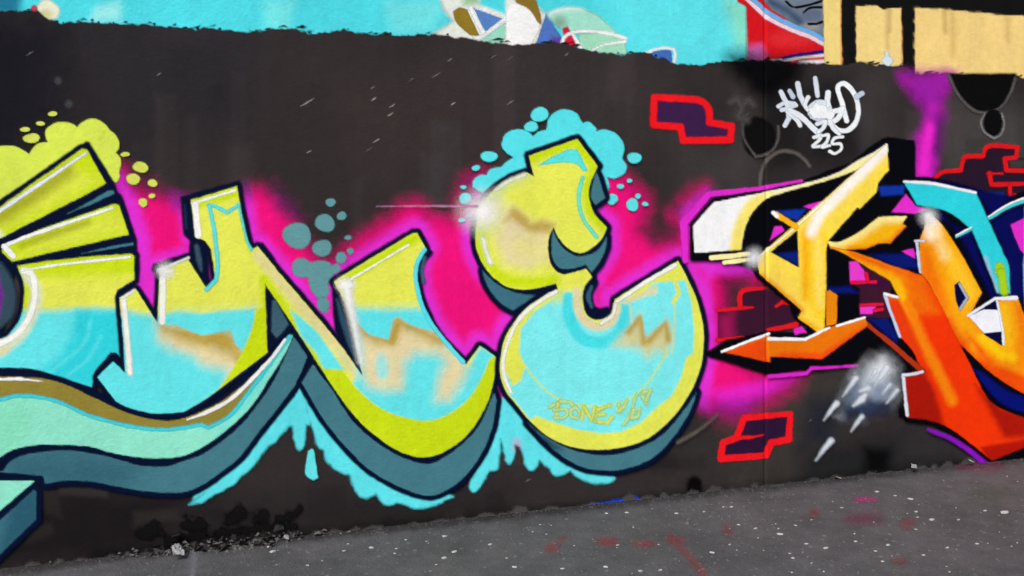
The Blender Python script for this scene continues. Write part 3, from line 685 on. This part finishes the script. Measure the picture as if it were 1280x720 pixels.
paint('fill', EL, ef, YEL, 1.2, [
    (K('664,198 718,178 742,208 732,235 736,262 752,284', 12), LIME, 5), (K('600,290s 606,325s 630,348s 665,354s 690,350', 15), LIME, 7), (K('655,222 632,232 612,250', 12), (210, 228, 120), 7),
    (P('618,300 626,275 640,259 655,271 662,281 676,276 690,281 683,300 684,325 660,335 630,330'), BEIGE, 12), (P('628,278 640,258 656,270 662,280 676,274 692,280 688,292 660,290 640,274'), OCHRE, 6, .85),
    (E(660, 310, 22, 16), (226, 222, 130), 12, .7),
    (P('650,410 668,388 690,374 700,366 722,368 728,395 745,405 765,395 790,376 817,353 855,350 862,375 866,410 865,440 856,447 850,470 838,494 820,508 800,527 775,539 750,541 720,536 687,526 669,519 662,524 634,490 632,466 655,457 648,440'), PCYAN, 1.6),
    (P('680,366 726,362 724,376 690,378'), (200, 232, 150), 7),
    (P('632,466 655,458 650,475 640,482'), YEL, 2), (P('630,460 652,452 656,458 638,468'), YEL, 2),
    (K('710,372s 711,398s 724,420s 745,428s 766,422s 778,404s 781,380', 15), (70, 222, 232), 3), (K('720,364s 721,386s 731,402s 746,408s 762,402s 770,386', 10), BEIGE, 3), (P('772,378 820,356 820,367 804,371 780,380'), (216, 216, 170), 2.5),
    (P('764,432 785,410 799,392 803,418 807,418 829,400 837,410 837,428 830,442 818,436 808,446 796,434 780,432'), (206, 206, 150), 10), (K('784,414 799,397 803,428 809,426 830,404 834,424', 7), OCHRE, 5), (P('801,390 827,390 829,400 806,419'), PCYAN, 1.4),
    (K('655,456s 670,476s 690,494s 715,504s 745,507s 775,502s 800,487s 820,461s 833,436', 2.4), (200, 228, 130), 1.8), (K('786,380 788,402', 3), (190, 220, 190), 2), (K('841,372s 842,400s 838,440', 2.5), (190, 222, 180), 2), (K('842,350 847,366 840,378', 5), YEL, 1.6)], res=1.6)
for t_ in (t1, t2, t4): paint('slate_shadow', EL, t_, TEAL, 1.3, [(P('650,525 700,560 680,560'), (20, 40, 70), 8)])
paint('slate_shadow', EL, t3, (58, 110, 128), 1.5)
paint('slate_shadow', EL, K('738,358,4 734,371s 738,383,4', 6), (50, 86, 110), 1.8, res=1.4)
paint('cyan_patch', EL, P('671,207 690,196 708,187 720,187 733,213 729,214 720,206s 704,203s'), (88, 226, 226), 1.5)
paint('cyan_line', EL, K('727,222s 722,245s 727,272s 744,296', 4.5), (110, 230, 200), 1.6, res=1.4)
paint('highlight', EL, U(K('694,364s 668,380s 647,400s 635,424s 628,450s 630,472s 638,490,3', 5)), (240, 244, 232), 1.4, res=1.4, apart=True)
paint('highlight', EL, K('843,331,5 806,352,5 768,378,4'), (240, 244, 240), 1.2, res=1.4)
paint('highlight', EL, K('768,380s 764,394s 750,404', 5), (236, 238, 220), 2, res=1.4)
paint('highlight', EL, U(K('603,298s 606,312s 612,328', 5), K('654,219s 636,226s 620,237', 4)), (242, 246, 228), 4, res=1.5, apart=True)
# small yellow lettering along the rim: it follows the curve
for q in ['686,508 700,501 712,502 716,508', '696,504 694,520', '692,512 706,510 710,516 702,522 692,521', '712,512 718,508 724,514 720,522 712,520 712,512', '728,506 726,524', '728,507 738,524 742,508', '746,510 742,526', '746,511 760,506', '745,518 754,517', '746,526 758,528 764,520',
          '772,504 774,514', '782,500 778,508 770,514', '794,492 786,518 778,530', '790,512 798,510 796,520 788,522 790,512', '800,490 806,504', '802,490 812,486 806,500']:
    paint('yellow_lettering', EL, K(q, 4.2), random.choice([(206, 228, 120), (190, 226, 150), (216, 230, 100)]), 2.2, rough=1.4, rs=5, res=1.2)
paint('shine', EL, E(602, 264, 18, 18), (252, 250, 252), 24, label='white sprayed shine on the round letter')
paint('shine_line', EL, K('470,258,.1 530,257.5,.5 595,258,2.4'), (206, 150, 186), 2.2, res=1)
paint('grey_edge', EL, K('846,552,5 870,538s 895,518,2', 4), (96, 90, 84), 3, res=1.5)

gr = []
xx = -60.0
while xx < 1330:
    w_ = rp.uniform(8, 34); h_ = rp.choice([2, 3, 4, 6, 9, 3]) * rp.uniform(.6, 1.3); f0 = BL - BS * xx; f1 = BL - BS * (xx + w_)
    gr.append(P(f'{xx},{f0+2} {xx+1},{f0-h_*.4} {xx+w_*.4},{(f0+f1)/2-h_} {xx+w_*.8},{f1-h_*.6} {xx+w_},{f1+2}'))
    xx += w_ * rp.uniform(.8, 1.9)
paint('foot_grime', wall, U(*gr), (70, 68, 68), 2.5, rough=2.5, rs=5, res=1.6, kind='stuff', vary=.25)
# ------------------------------------------------------------------ the magenta cloud behind the letters
near = U(e1, e2, eb, hull_e, nf, ef, t1, grow=17)
halo = paint('magenta_cloud', wall, P('140,204 152,216 168,232 190,238 205,246 225,256 262,262 296,250 314,236 326,236 345,246s 358,268s 376,300 400,322 425,318 446,300s 470,288s 492,266s 515,258s 540,272s '
      '566,270s 580,240s 586,224 600,218 700,260 748,212 768,212s 788,230s 804,258s 798,286 812,300 838,302 850,288 842,270 880,236 900,300 960,340 940,350 904,350 906,385 906,440 940,462 965,462 1005,462 996,474s 968,494s 940,506s 915,520s 892,518s 878,506 862,500 840,440 620,500 400,470 150,440'),
      PINK, 24, [
      (near, MAG, 9), (P('846,262 882,234 960,226 960,345 884,345 868,330'), MAG, 8), (P('862,360 886,345 890,420 886,520 862,505'), MAG, 9),
      (P('165,214 200,222 240,236 205,246 180,244'), (150, 26, 104), 12, .8), (P('210,236 232,240 232,262 214,262'), (190, 40, 180), 8, .8),
      (P('326,214 372,232 396,286 366,276 346,258'), (118, 38, 118), 14, .9), (P('372,292 424,306 420,326 388,322'), (130, 30, 90), 12, .5),
      (P('800,284 850,284 846,302 816,308'), (90, 40, 70), 9, .7), (P('900,345 925,350 925,440 908,440'), (140, 16, 80), 8, .7),
      (P('892,488 1000,466 990,480 930,512 896,508'), (226, 36, 196), 9), (P('890,500 950,500 930,525 890,525'), (150, 30, 150), 12, .7), (P('575,226 592,218 592,250 578,256'), (150, 40, 130), 8, .7)],
      rough=9, rs=26, res=2, label='soft magenta and pink spray cloud behind the letters', layer=HALO)

# ================================================================== ORANGE PIECE
hull = P('861,279 890,247 945,241 990,231 1030,215 1062,203 1083,186 1100,174 1107,172 1141,176 1141,222 1160,222s 1200,231s 1230,241s 1258,246 1300,232 1326,228 1352,250 1344,300 1376,352 1358,410 1384,470 1352,520 1360,552 1300,566 1255,581 1235,582 1220,567s 1205,553s 1185,541s 1165,531s 1150,528 1129,526 1121,466 1119,458 1084,430 1064,456 1010,464 1000,461 960,468 920,455 885,445 880,441 905,425 960,414 1000,417 1008,408 990,395 985,380 965,362 944,346 938,334 905,326 861,325')
KP = paint('painted_letter', wall, U(hull, P('1119,458 1150,450 1150,470 1130,520 1122,520'), grow=.5), INK, 1.1, label='navy and black backing of the orange lettering', layer=None)
paint('magenta_edge', wall, K('855,325,8 853,279,10 884,243,8 945,236,5 1000,226,3', 8), (222, 44, 206), 1.3, res=1.5)
paint('magenta_edge', wall, U(K('960,470,5 1006,466,5 1012,460,4 1062,457,3'), K('1062,457,3 1070,456,1')), (216, 40, 200), 1.4, res=1.5, apart=True)
paint('blue_face', KP, U(P('1096,233 1128,232 1127,243 1098,245'), P('968,264 1006,261 994,276'), P('968,316 995,314 995,332'), P('1222,241 1252,241 1253,248 1224,248')), (16, 52, 160), 2.5, apart=True)
paint('blue_face', KP, U(P('1142,258 1175,266 1200,300 1240,380 1268,372 1300,380 1300,250 1262,262 1236,276 1258,330 1260,366 1240,366 1212,292'), P('1146,226 1180,228 1240,242 1262,246 1250,262 1236,270 1218,240')), (4, 10, 84), 5, apart=True)
paint('blue_face', KP, U(P('1085,318 1140,316 1146,336 1120,334'), P('1030,358 1060,358 1070,366 1036,366'), P('1082,398 1106,394 1120,420 1118,428')), (8, 24, 110), 3.5, apart=True)
paint('magenta_face', KP, U(P('1002,258 1030,250 1021,260 1014,262'), P('960,301 966,283 975,282 978,288'), P('1112,265 1130,242 1142,258 1158,262 1140,267'), P('1124,314 1140,310 1141,323'), P('990,411 1000,407 1006,415 991,418'), P('1260,281 1280,271 1280,320 1272,312')), (226, 46, 206), 1.3, res=1.5, apart=True)
bm4 = paint('maroon_face', KP, P('1059,326 1072,325 1112,352 1110,398 1072,396 1072,360 1060,352'), (60, 22, 44), 2, [(P('1072,345 1112,352 1100,360 1075,356'), (60, 16, 60), 3)])
paint('magenta_face', bm4, U(P('1059,327 1069,326 1079,340 1082,351 1060,352'), P('1072,383 1092,382 1088,392 1073,392')), (230, 60, 206), 1.2, res=1.4, apart=True)
paint('red_edge', bm4, U(K('1062,353 1092,352', 4), K('1080,342 1082,350', 5), K('1074,381 1100,380', 4), K('1090,388 1100,386', 4)), (224, 20, 60), 1.2, res=1.2, apart=True)
# white-yellow serif
serif = P('864,282 890,253 945,242 1000,230s 1040,218s 1066,203 1090,190 1106,180 1108,190 1083,206s 1040,223s 980,240s 957,248s 941,262s 929,285s 924,312 866,316')
paint('serif', KP, serif, (243, 246, 248), 1.1, [(K('960,246s 938,258s 924,282s 918,314', 17), (246, 230, 112), 5), (K('960,248 1040,224 1100,192', 12), (246, 238, 160), 5)])
paint('serif', KP, U(K('887,322,6 912,320,6 934,317,5'), K('903,328,5 920,326,6 934,324,4')), (248, 242, 170), 1, res=1.2, apart=True)
# K stem
stem = P('1106,180 1108,213 1095,228 1093,240 1072,261 1069,259 1034,299 1030,310 1030,362 1028,408 1024,418 995,397 1000,388 947,342 943,322 1027,250 1088,196')
paint('stem', KP, stem, (250, 222, 78), 1.1, [(P('1010,262 1035,298 1030,410 1005,380 1000,300'), (250, 208, 40), 8), (K('1004,290 1004,372', 8), (246, 178, 14), 5), (K('1020,300 1022,380', 10), (252, 224, 100), 6),
      (K('1104,186 1070,220 1022,268 1012,290', 12), (250, 248, 244), 6), (P('950,322 990,350 1000,385 950,345'), (252, 218, 86), 6), (K('950,345 1000,388', 7), (236, 150, 20), 5), (K('996,398 1020,412', 8), (244, 176, 20), 5)])
paint('gap', KP, P('961,315 994,288 996,334'), INK, 1, [(P('968,317 996,314 996,332'), (10, 32, 120), 3)])
paint('white_line', KP, K('945,322,3 985,290,3 1027,253,3'), (252, 246, 200), 1, res=1.2)
paint('shine', KP, E(940, 322, 7, 8), (240, 244, 252), 11, label='white sprayed shine at the joint of the K')
paint('pin', KP, K('968,268 992,283', 7), (246, 180, 24), 1.2, res=1.4)
paint('white_line', KP, K('964,266 969,270', 5), WHITE, 1, res=1.2)
# K arm
paint('arm', KP, P('1031,301 1047,302s 1070,291s 1096,271 1131,270 1125,280 1130,282 1110,304 1095,304 1080,311 1056,312 1036,310'), (248, 186, 18), 1.1,
      [(K('1034,303s 1050,302s 1072,292s 1098,274 1130,272', 10), (252, 238, 150), 6), (K('1060,312 1082,311 1112,302 1128,284', 7), (236, 120, 12), 5)])
# orange leg
leg = P('1034,308 1067,315 1110,331 1152,345 1175,380 1197,430 1212,460s 1230,495s 1252,512s 1300,528 1340,532 1348,540 1300,549 1237,575 1210,553s 1185,535s 1160,525s 1131,521 1126,468 1150,463 1138,437 1122,420 1103,367 1120,371 1110,351 1060,321')
paint('leg', KP, leg, (236, 52, 6), 1.2, [
      (P('1030,300 1070,310 1130,340 1140,370 1110,372 1100,350 1050,322'), (248, 176, 12), 9), (K('1060,316 1112,336 1150,350', 8), (238, 96, 10), 6), (P('1118,345 1150,350 1170,390 1140,390'), (238, 110, 8), 12),
      (K('1118,352 1128,378 1138,394', 9), (248, 186, 14), 4), (K('1132,380s 1150,425s 1168,460s 1187,500', 13), (240, 128, 12), 5), (P('1105,370 1120,375 1150,440 1140,440'), (224, 60, 12), 5),
      (P('1124,462 1152,462 1166,490 1178,534 1130,524'), (168, 22, 8), 5), (P('1216,480 1236,516 1252,546 1300,545 1360,545 1360,520 1300,522 1250,510'), (168, 22, 8), 6), (P('1222,558 1300,545 1300,560 1237,580'), (176, 22, 8), 2.5)])
paint('red_bar', KP, K('1080,404,5 1112,430,6 1150,463,7'), (170, 52, 22), 1.2, res=1.4)
paint('white_line', KP, K('1103,367 1110,388 1122,420', 4), (196, 206, 230), 1.1, res=1.2)
paint('white_line', KP, K('1103,367 1108,368 1119,371', 3.5), WHITE, 1, res=1.2)
paint('white_line', KP, U(K('1126,468 1131,518', 4), K('1126,468 1138,467 1150,464', 3.5)), (222, 228, 240), 1.1, res=1.2, apart=True)
# arrow
paint('arrow', KP, P('900,439 960,416 960,424 1005,424 1030,410 1078,396 1082,406 1025,448 960,445 960,452'), (230, 116, 10), 1.1, [(P('896,440 955,422 956,440 960,455'), (232, 74, 14), 3), (P('1082,404 1025,440 975,440 960,448 1030,452'), (234, 78, 16), 4)])
paint('post', KP, P('1030,364 1034,362 1044,369 1043,404 1030,408'), (232, 136, 14), 1.1, res=1.5)
paint('white_line', KP, U(K('900,439,3 930,427,3 959,416.5,3'), K('959,423,4 1004,423.5,4 1034,409,3'), K('1043,407,3 1078,396.5,3')), WHITE, .9, res=1.1, apart=True)
# R
rb = P('1155,267 1163,269 1178,286s 1200,320s 1224,365 1209,393 1226,416 1250,432 1251,410 1243,376 1268,371 1281,402 1300,440 1352,462 1368,490 1350,512 1300,502 1280,493s 1260,482s 1235,465s 1210,442s 1197,430 1175,385 1157,352 1147,340 1146,303 1152,285')
RP = paint('painted_letter', wall, rb, (246, 168, 16), 1.1, [
      (P('1170,290 1200,330 1220,365 1205,385 1185,340'), (248, 196, 40), 8), (P('1146,300 1160,310 1180,370 1190,425 1170,385 1146,345'), (240, 118, 10), 9),
      (P('1185,400 1215,440 1300,495 1300,515 1190,440'), (234, 58, 8), 10), (P('1205,415 1235,445 1300,480 1300,500 1240,470'), (236, 76, 8), 8), (P('1212,400 1250,436 1262,440 1270,420 1300,470 1240,455'), (242, 140, 12), 8),
      (K('1226,422s 1246,440s 1262,446', 12), (248, 200, 14), 6), (K('1252,385 1256,430', 10), (246, 190, 26), 5), (P('1262,374 1275,380 1290,420 1275,440'), (240, 126, 14), 7), (E(1161, 284, 9, 15), (252, 248, 238), 8), (K('1165,285 1178,320', 10), (250, 222, 150), 8, .8)],
      label='orange letter with a white shine and a cyan upper stroke')
paint('counter', RP, P('1190,356 1196,351 1208,372 1197,388 1192,375'), (4, 8, 60), 1.2, res=1.4)
paint('white_line', RP, K('1196,354 1206,372 1197,386', 3), (170, 180, 204), 1, res=1.2)
paint('white_block', RP, P('1208,395 1228,386 1245,387 1250,414 1227,416'), (238, 242, 250), 1.1, res=1.5)
paint('gap', RP, U(P('1226,417 1250,414 1250,431'), P('1226,386 1240,376 1243,386')), (4, 8, 60), 1, res=1.4, apart=True)
paint('white_line', RP, U(K('1207,394,3 1240,373,4 1267,372,5'), K('1243,376,3 1250,412,3 1251,430,3')), (236, 240, 248), 1, res=1.2, apart=True)
paint('white_line', RP, U(K('1143,302,4 1145,322 1147,340,3', 3.5), K('1141,301 1152,301', 3)), (206, 214, 232), 1, res=1.2, apart=True)
paint('shine', RP, E(1157, 271, 7, 7), (244, 247, 252), 12, label='white sprayed shine on top of the orange letter')
paint('cyan_stroke', RP, P('1127,228 1160,230s 1190,235s 1216,240 1232,275 1258,332 1259,366 1243,366 1226,322 1212,288 1195,273s 1175,262s 1143,256'), (44, 210, 224), 1.5, [(K('1228,322 1242,364', 5), (150, 190, 220), 2.5)])
paint('lime_spot', RP, U(E(1246, 336, 6, 8), K('1248,340 1252,364', 10)), (166, 212, 30), 2.5, apart=True)
paint('white_line', RP, K('1127,227,3 1165,230s 1216,241,3', 4), (238, 244, 250), 1.1, res=1.2)
paint('cyan_stroke', RP, U(K('1192,296,2 1211,286,4'), K('1233,273,4 1260,257s 1300,244,7', 5)), (60, 208, 224), 1.1, res=1.3, apart=True)
paint('white_line', RP, U(K('1192,294 1211,284', 2), K('1232,271,2 1260,254s 1300,240,3', 2.5)), WHITE, .9, res=1, apart=True)
paint('pale_bar', RP, U(K('1279,260 1278,330', 4), K('1277,330 1279,385', 4)), (120, 190, 226), 1.2, res=1.4, apart=True)
paint('blue_gap', RP, P('1213,460 1224,464 1250,484s 1280,497s 1345,514 1340,526 1300,522 1258,509s 1236,492s'), (4, 16, 110), 2.5)
paint('purple_edge', wall, K('1158,536,4 1185,547s 1208,562s 1228,579,8', 6), (132, 22, 186), 2, res=1.5, label='purple spray rim below the orange letter')
# smoke
SM = paint('white_smoke', wall, P('1100,446 1114,462 1110,470 1114,484 1112,500s 1096,512s 1074,516s 1050,516 1058,486s 1078,460s'), (196, 206, 216), 17,
      [(P('1040,500 1070,488 1120,496 1116,530 1050,530'), (52, 64, 92), 14), (P('1052,478 1072,470 1076,500 1050,505'), (120, 138, 162), 9), (P('1082,478 1114,476 1112,496 1090,498'), (128, 146, 168), 8), (E(1102, 454, 14, 12), (232, 238, 244), 10)],
      rough=6, rs=12, label='white smoke sprayed beside the red leg')
for q in ['1050,495,.4 1062,479,5 1067,472,6', '1027,524,.4 1038,509,5 1043,503,6.5', '1061,538,.4 1070,525,4.5 1074,520,5', '1017,574,.4 1028,559,5 1036,550,7', '1105,503,.4 1114,492,4 1118,487,5', '1089,483,.5 1099,468,7 1105,459,8', '1064,506,3 1074,498,9 1078,493,6', '1072,488,4 1082,484,7', '1084,474,1 1091,463,5', '1100,491,1 1109,480,5']:
    paint('fleck', SM, K(q), (214, 223, 234), 3.2, res=1.2)

# ================================================================== GROUND PAINT, LITTER, STONES
GL = [0]
def gpaint(name, shape, col, soft, label=None, rough=3, **kw):
    GL[0] += 1
    return paint(name, ground, shape, col, soft, rough=rough, rs=10, res=2, wall=False, layer=GL[0], label=label, **kw)
gpaint('foot_strip', K('-60,722,10 200,692,9 640,645,8 960,610,7 1320,570,6'), (26, 25, 27), 5, 'dark strip along the foot of the wall')  # darker strip laid on the ground along the wall
gpaint('red_spray_line', U(K('838,672s 846,682s 862,697s 876,715s 890,735', 5), E(845, 677, 9, 4), E(758, 678, 14, 4), E(806, 681, 14, 3), E(690, 686, 9, 4), K('690,684 704,675', 3)), (150, 52, 60), 6, 'faint red spray line on the asphalt')
gpaint('magenta_spot', E(1081, 626, 15, 3.5), (190, 40, 130), 3.5, 'magenta overspray spot on the asphalt')
gpaint('magenta_spot', U(E(1225, 585, 30, 4), E(1080, 650, 22, 6)), (120, 44, 76), 9, 'reddish overspray close to the wall')
gpaint('green_spot', U(E(1240, 617, 22, 5)), (84, 92, 72), 12, 'greenish overspray on the asphalt')
gpaint('pale_smear', U(K('246,688 242,705 240,740', 9)), (130, 132, 142), 5, 'pale spilled streak on the asphalt')
gpaint('red_spot', U(E(1135, 655, 9, 7), E(1125, 703, 10, 3), E(910, 665, 6, 5), E(1018, 643, 6, 5)), (128, 56, 60), 6, 'small red overspray spots')

def rock(seed, n=9):
    r = random.Random(seed); bm = bmesh.new()
    bmesh.ops.create_icosphere(bm, subdivisions=1, radius=1)
    for v in bm.verts:
        f = r.uniform(.65, 1.15); v.co = Vector((v.co.x * f * 1.3, v.co.y * f, max(v.co.z * f * .6, -.25)))
    me = bpy.data.meshes.new('stone_chip'); bm.to_mesh(me); bm.free(); return me
rocks = [rock(i) for i in range(7)]
for me in rocks: me.materials.append(STONE)
big = [(336, 684, 9), (340, 690, 10), (384, 707, 12), (346, 706, 6), (430, 689, 8), (435, 680, 7), (464, 685, 8), (507, 675, 9), (495, 686, 7), (493, 692, 7), (533, 677, 6), (556, 671, 9), (568, 690, 9), (555, 698, 11), (545, 706, 9), (612, 681, 9), (633, 698, 9),
       (675, 656, 7), (683, 668, 5), (643, 709, 8), (758, 642, 12), (783, 641, 7), (815, 636, 6), (772, 682, 8), (825, 713, 10), (790, 717, 7), (890, 691, 7), (904, 634, 6), (914, 634, 6), (923, 656, 7), (912, 661, 7), (944, 661, 8), (912, 681, 8), (703, 711, 8), (757, 709, 8), (800, 714, 7),
       (1014, 650, 9), (994, 657, 6), (973, 661, 6), (1032, 686, 11), (1008, 680, 6), (991, 698, 8), (987, 692, 6), (1014, 704, 6), (1110, 682, 9), (1094, 689, 7), (1119, 620, 7), (1138, 624, 8), (1145, 640, 8), (1134, 642, 6), (1164, 650, 11), (1147, 647, 6), (1198, 650, 7), (1231, 639, 9), (1256, 641, 14),
       (1195, 635, 6), (1221, 680, 7), (1069, 677, 7), (1052, 635, 6), (1184, 685, 8), (1145, 662, 6), (1187, 715, 6), (990, 716, 6), (1096, 615, 8), (1154, 694, 8), (880, 640, 6), (845, 642, 6), (868, 656, 5), (975, 668, 8), (1103, 702, 6)]
for i, (px, py, w) in enumerate(big):
    gx, gy = ground_xy(px, py)
    me = rocks[i % len(rocks)]
    o = bpy.data.objects.new('stone_chip', me); COL.objects.link(o)
    s = w * gy / F * .34 * random.choice([.55, .8, 1, 1.15])
    o.location = (gx, gy, s * .14); o.scale = (s, s * .8, s * .8); o.rotation_euler = (0, 0, random.uniform(-.5, .9))
    tag(o, 'small pale stone chip lying loose on the dark asphalt', 'stone', 'pale stone chips scattered on the asphalt')

# grit too fine to count, thicker along the foot of the wall
def scatter(name, n, mat, size, place, tall=.6):
    vs, fs = [], []
    for _ in range(n):
        x, y, z, k = place(); s = random.uniform(*size) * k; a = random.uniform(0, 6.28)
        c, d = math.cos(a), math.sin(a); b = len(vs)
        for (p, q, h) in ((1, 0, 0), (-.2, .8, 0), (-.9, -.1, 0), (.1, -.7, 0), (.1, .1, tall)):
            p *= random.uniform(.6, 1.2); q *= random.uniform(.6, 1.2)
            vs.append((x + s * (p * c - q * d), y + s * (p * d + q * c), z + h * s - .0004 if h == 0 else z + h * s))
        fs += [(b, b + 1, b + 4), (b + 1, b + 2, b + 4), (b + 2, b + 3, b + 4), (b + 3, b, b + 4)]
    me = bpy.data.meshes.new(name); me.from_pydata(vs, [], fs); me.materials.append(mat)
    return link(name, me, None)
def on_ground():
    gx, gy = ground_xy(random.uniform(-150, 1430), 0 * 1.0 + random.uniform(575, 760))
    while sa * gx - ca * (gy - y0) < .03:
        gx, gy = ground_xy(random.uniform(-150, 1430), random.uniform(575, 760))
    return gx, gy, .001, 1
def along_foot():
    u = random.uniform(-5, 6); off = abs(random.gauss(0, .035)) + .012
    return ca * u + sa * off, y0 + sa * u - ca * off, .001, 1
tag(scatter('pale_grit', 90, STONE, (.003, .007), on_ground), 'fine pale grit spread over the asphalt', 'grit', kind='stuff')
tag(scatter('grey_grit', 900, GRIT, (.003, .009), on_ground), 'fine grey grit spread over the asphalt', 'grit', kind='stuff')
def by_leaves():
    u = wall_uv(np.array([random.gauss(285, 55)]), np.array([400.]))[0][0]; off = abs(random.gauss(0, .04)) + .012
    return ca * u + sa * off, y0 + sa * u - ca * off, .001 + max(0, .05 - off) * random.random(), 1
tag(scatter('rubble', 240, GRIT, (.006, .018), by_leaves), 'grey rubble and crumbs under the leaf drift', 'rubble', kind='stuff')
tag(scatter('foot_dirt', 1500, GRIT, (.003, .010), along_foot), 'dirt and crumbs gathered along the foot of the wall', 'dirt', kind='stuff')

# dead leaves drifted against the foot of the wall
def foot_point(px, off):
    u, _ = wall_uv(np.array([float(px)]), np.array([400.])); u = float(u[0])
    return Vector((ca * u + sa * off, y0 + sa * u - ca * off, 0))
def leaf_mesh(seed):
    r = random.Random(seed); n = 10; vs = [(0, 0, .2)]; 
    for i in range(n):
        a = i / n * 6.283; q = (1.0 if i % 2 == 0 else .72) * r.uniform(.85, 1.1)
        vs.append((q * math.cos(a), .62 * q * math.sin(a), .25 * r.random() + .35 * abs(math.sin(a))))
    fs = [(0, i + 1, (i + 1) % n + 1) for i in range(n)]
    me = bpy.data.meshes.new('dead_leaf'); me.from_pydata(vs, [], fs); me.materials.append(LEAF); return me
leaves = [leaf_mesh(i) for i in range(5)]
for i in range(34):
    px = random.choice([random.gauss(225, 22), random.gauss(265, 22), random.gauss(300, 22), random.gauss(345, 14)])
    off = abs(random.gauss(.0, .03)) + .03
    p = foot_point(px, off); s = random.uniform(.018, .04)
    o = bpy.data.objects.new('dead_leaf', leaves[i % 5]); COL.objects.link(o)
    o.location = p + Vector((0, 0, max(0, .10 - off) * random.uniform(0, 1.0) + .004)); o.scale = (s, s, s)
    o.rotation_euler = (random.uniform(-.7, .7), random.uniform(-.7, .7), random.uniform(0, 6.28))
    tag(o, 'dark dead leaf in the drift against the foot of the wall', 'leaf', 'dead leaves drifted against the wall')
# crumpled scraps
def scrap(px, off, s, h):
    bm = bmesh.new(); bmesh.ops.create_grid(bm, x_segments=5, y_segments=5, size=1)
    for v in bm.verts:
        v.co.z = random.uniform(0, .3) + .08; v.co.x += random.uniform(-.2, .2); v.co.y += random.uniform(-.2, .2); v.co.y *= .55
    me = bpy.data.meshes.new('paper_scrap'); bm.to_mesh(me); bm.free(); me.materials.append(PAPER)
    o = bpy.data.objects.new('paper_scrap', me); COL.objects.link(o)
    o.location = foot_point(px, off) + Vector((0, 0, h)); o.scale = (s, s, s); o.rotation_euler = (.15, -.2, random.uniform(0, 3))
    return o
tag(scrap(223, .11, .045, .03), 'crumpled pale paper scrap among the dead leaves', 'paper')
tag(scrap(357, .06, .02, .02), 'tiny pale paper scrap at the end of the leaf drift', 'paper')
tag(scrap(1043, .03, .02, .01), 'tiny pale paper scrap at the wall foot below the white smoke', 'paper')
tag(scrap(1135, .05, .026, .035), 'pale paper scrap at the wall foot near the purple rim', 'paper')
tag(scrap(1206, .05, .018, .03), 'small pale paper scrap at the wall foot under the orange letter', 'paper')
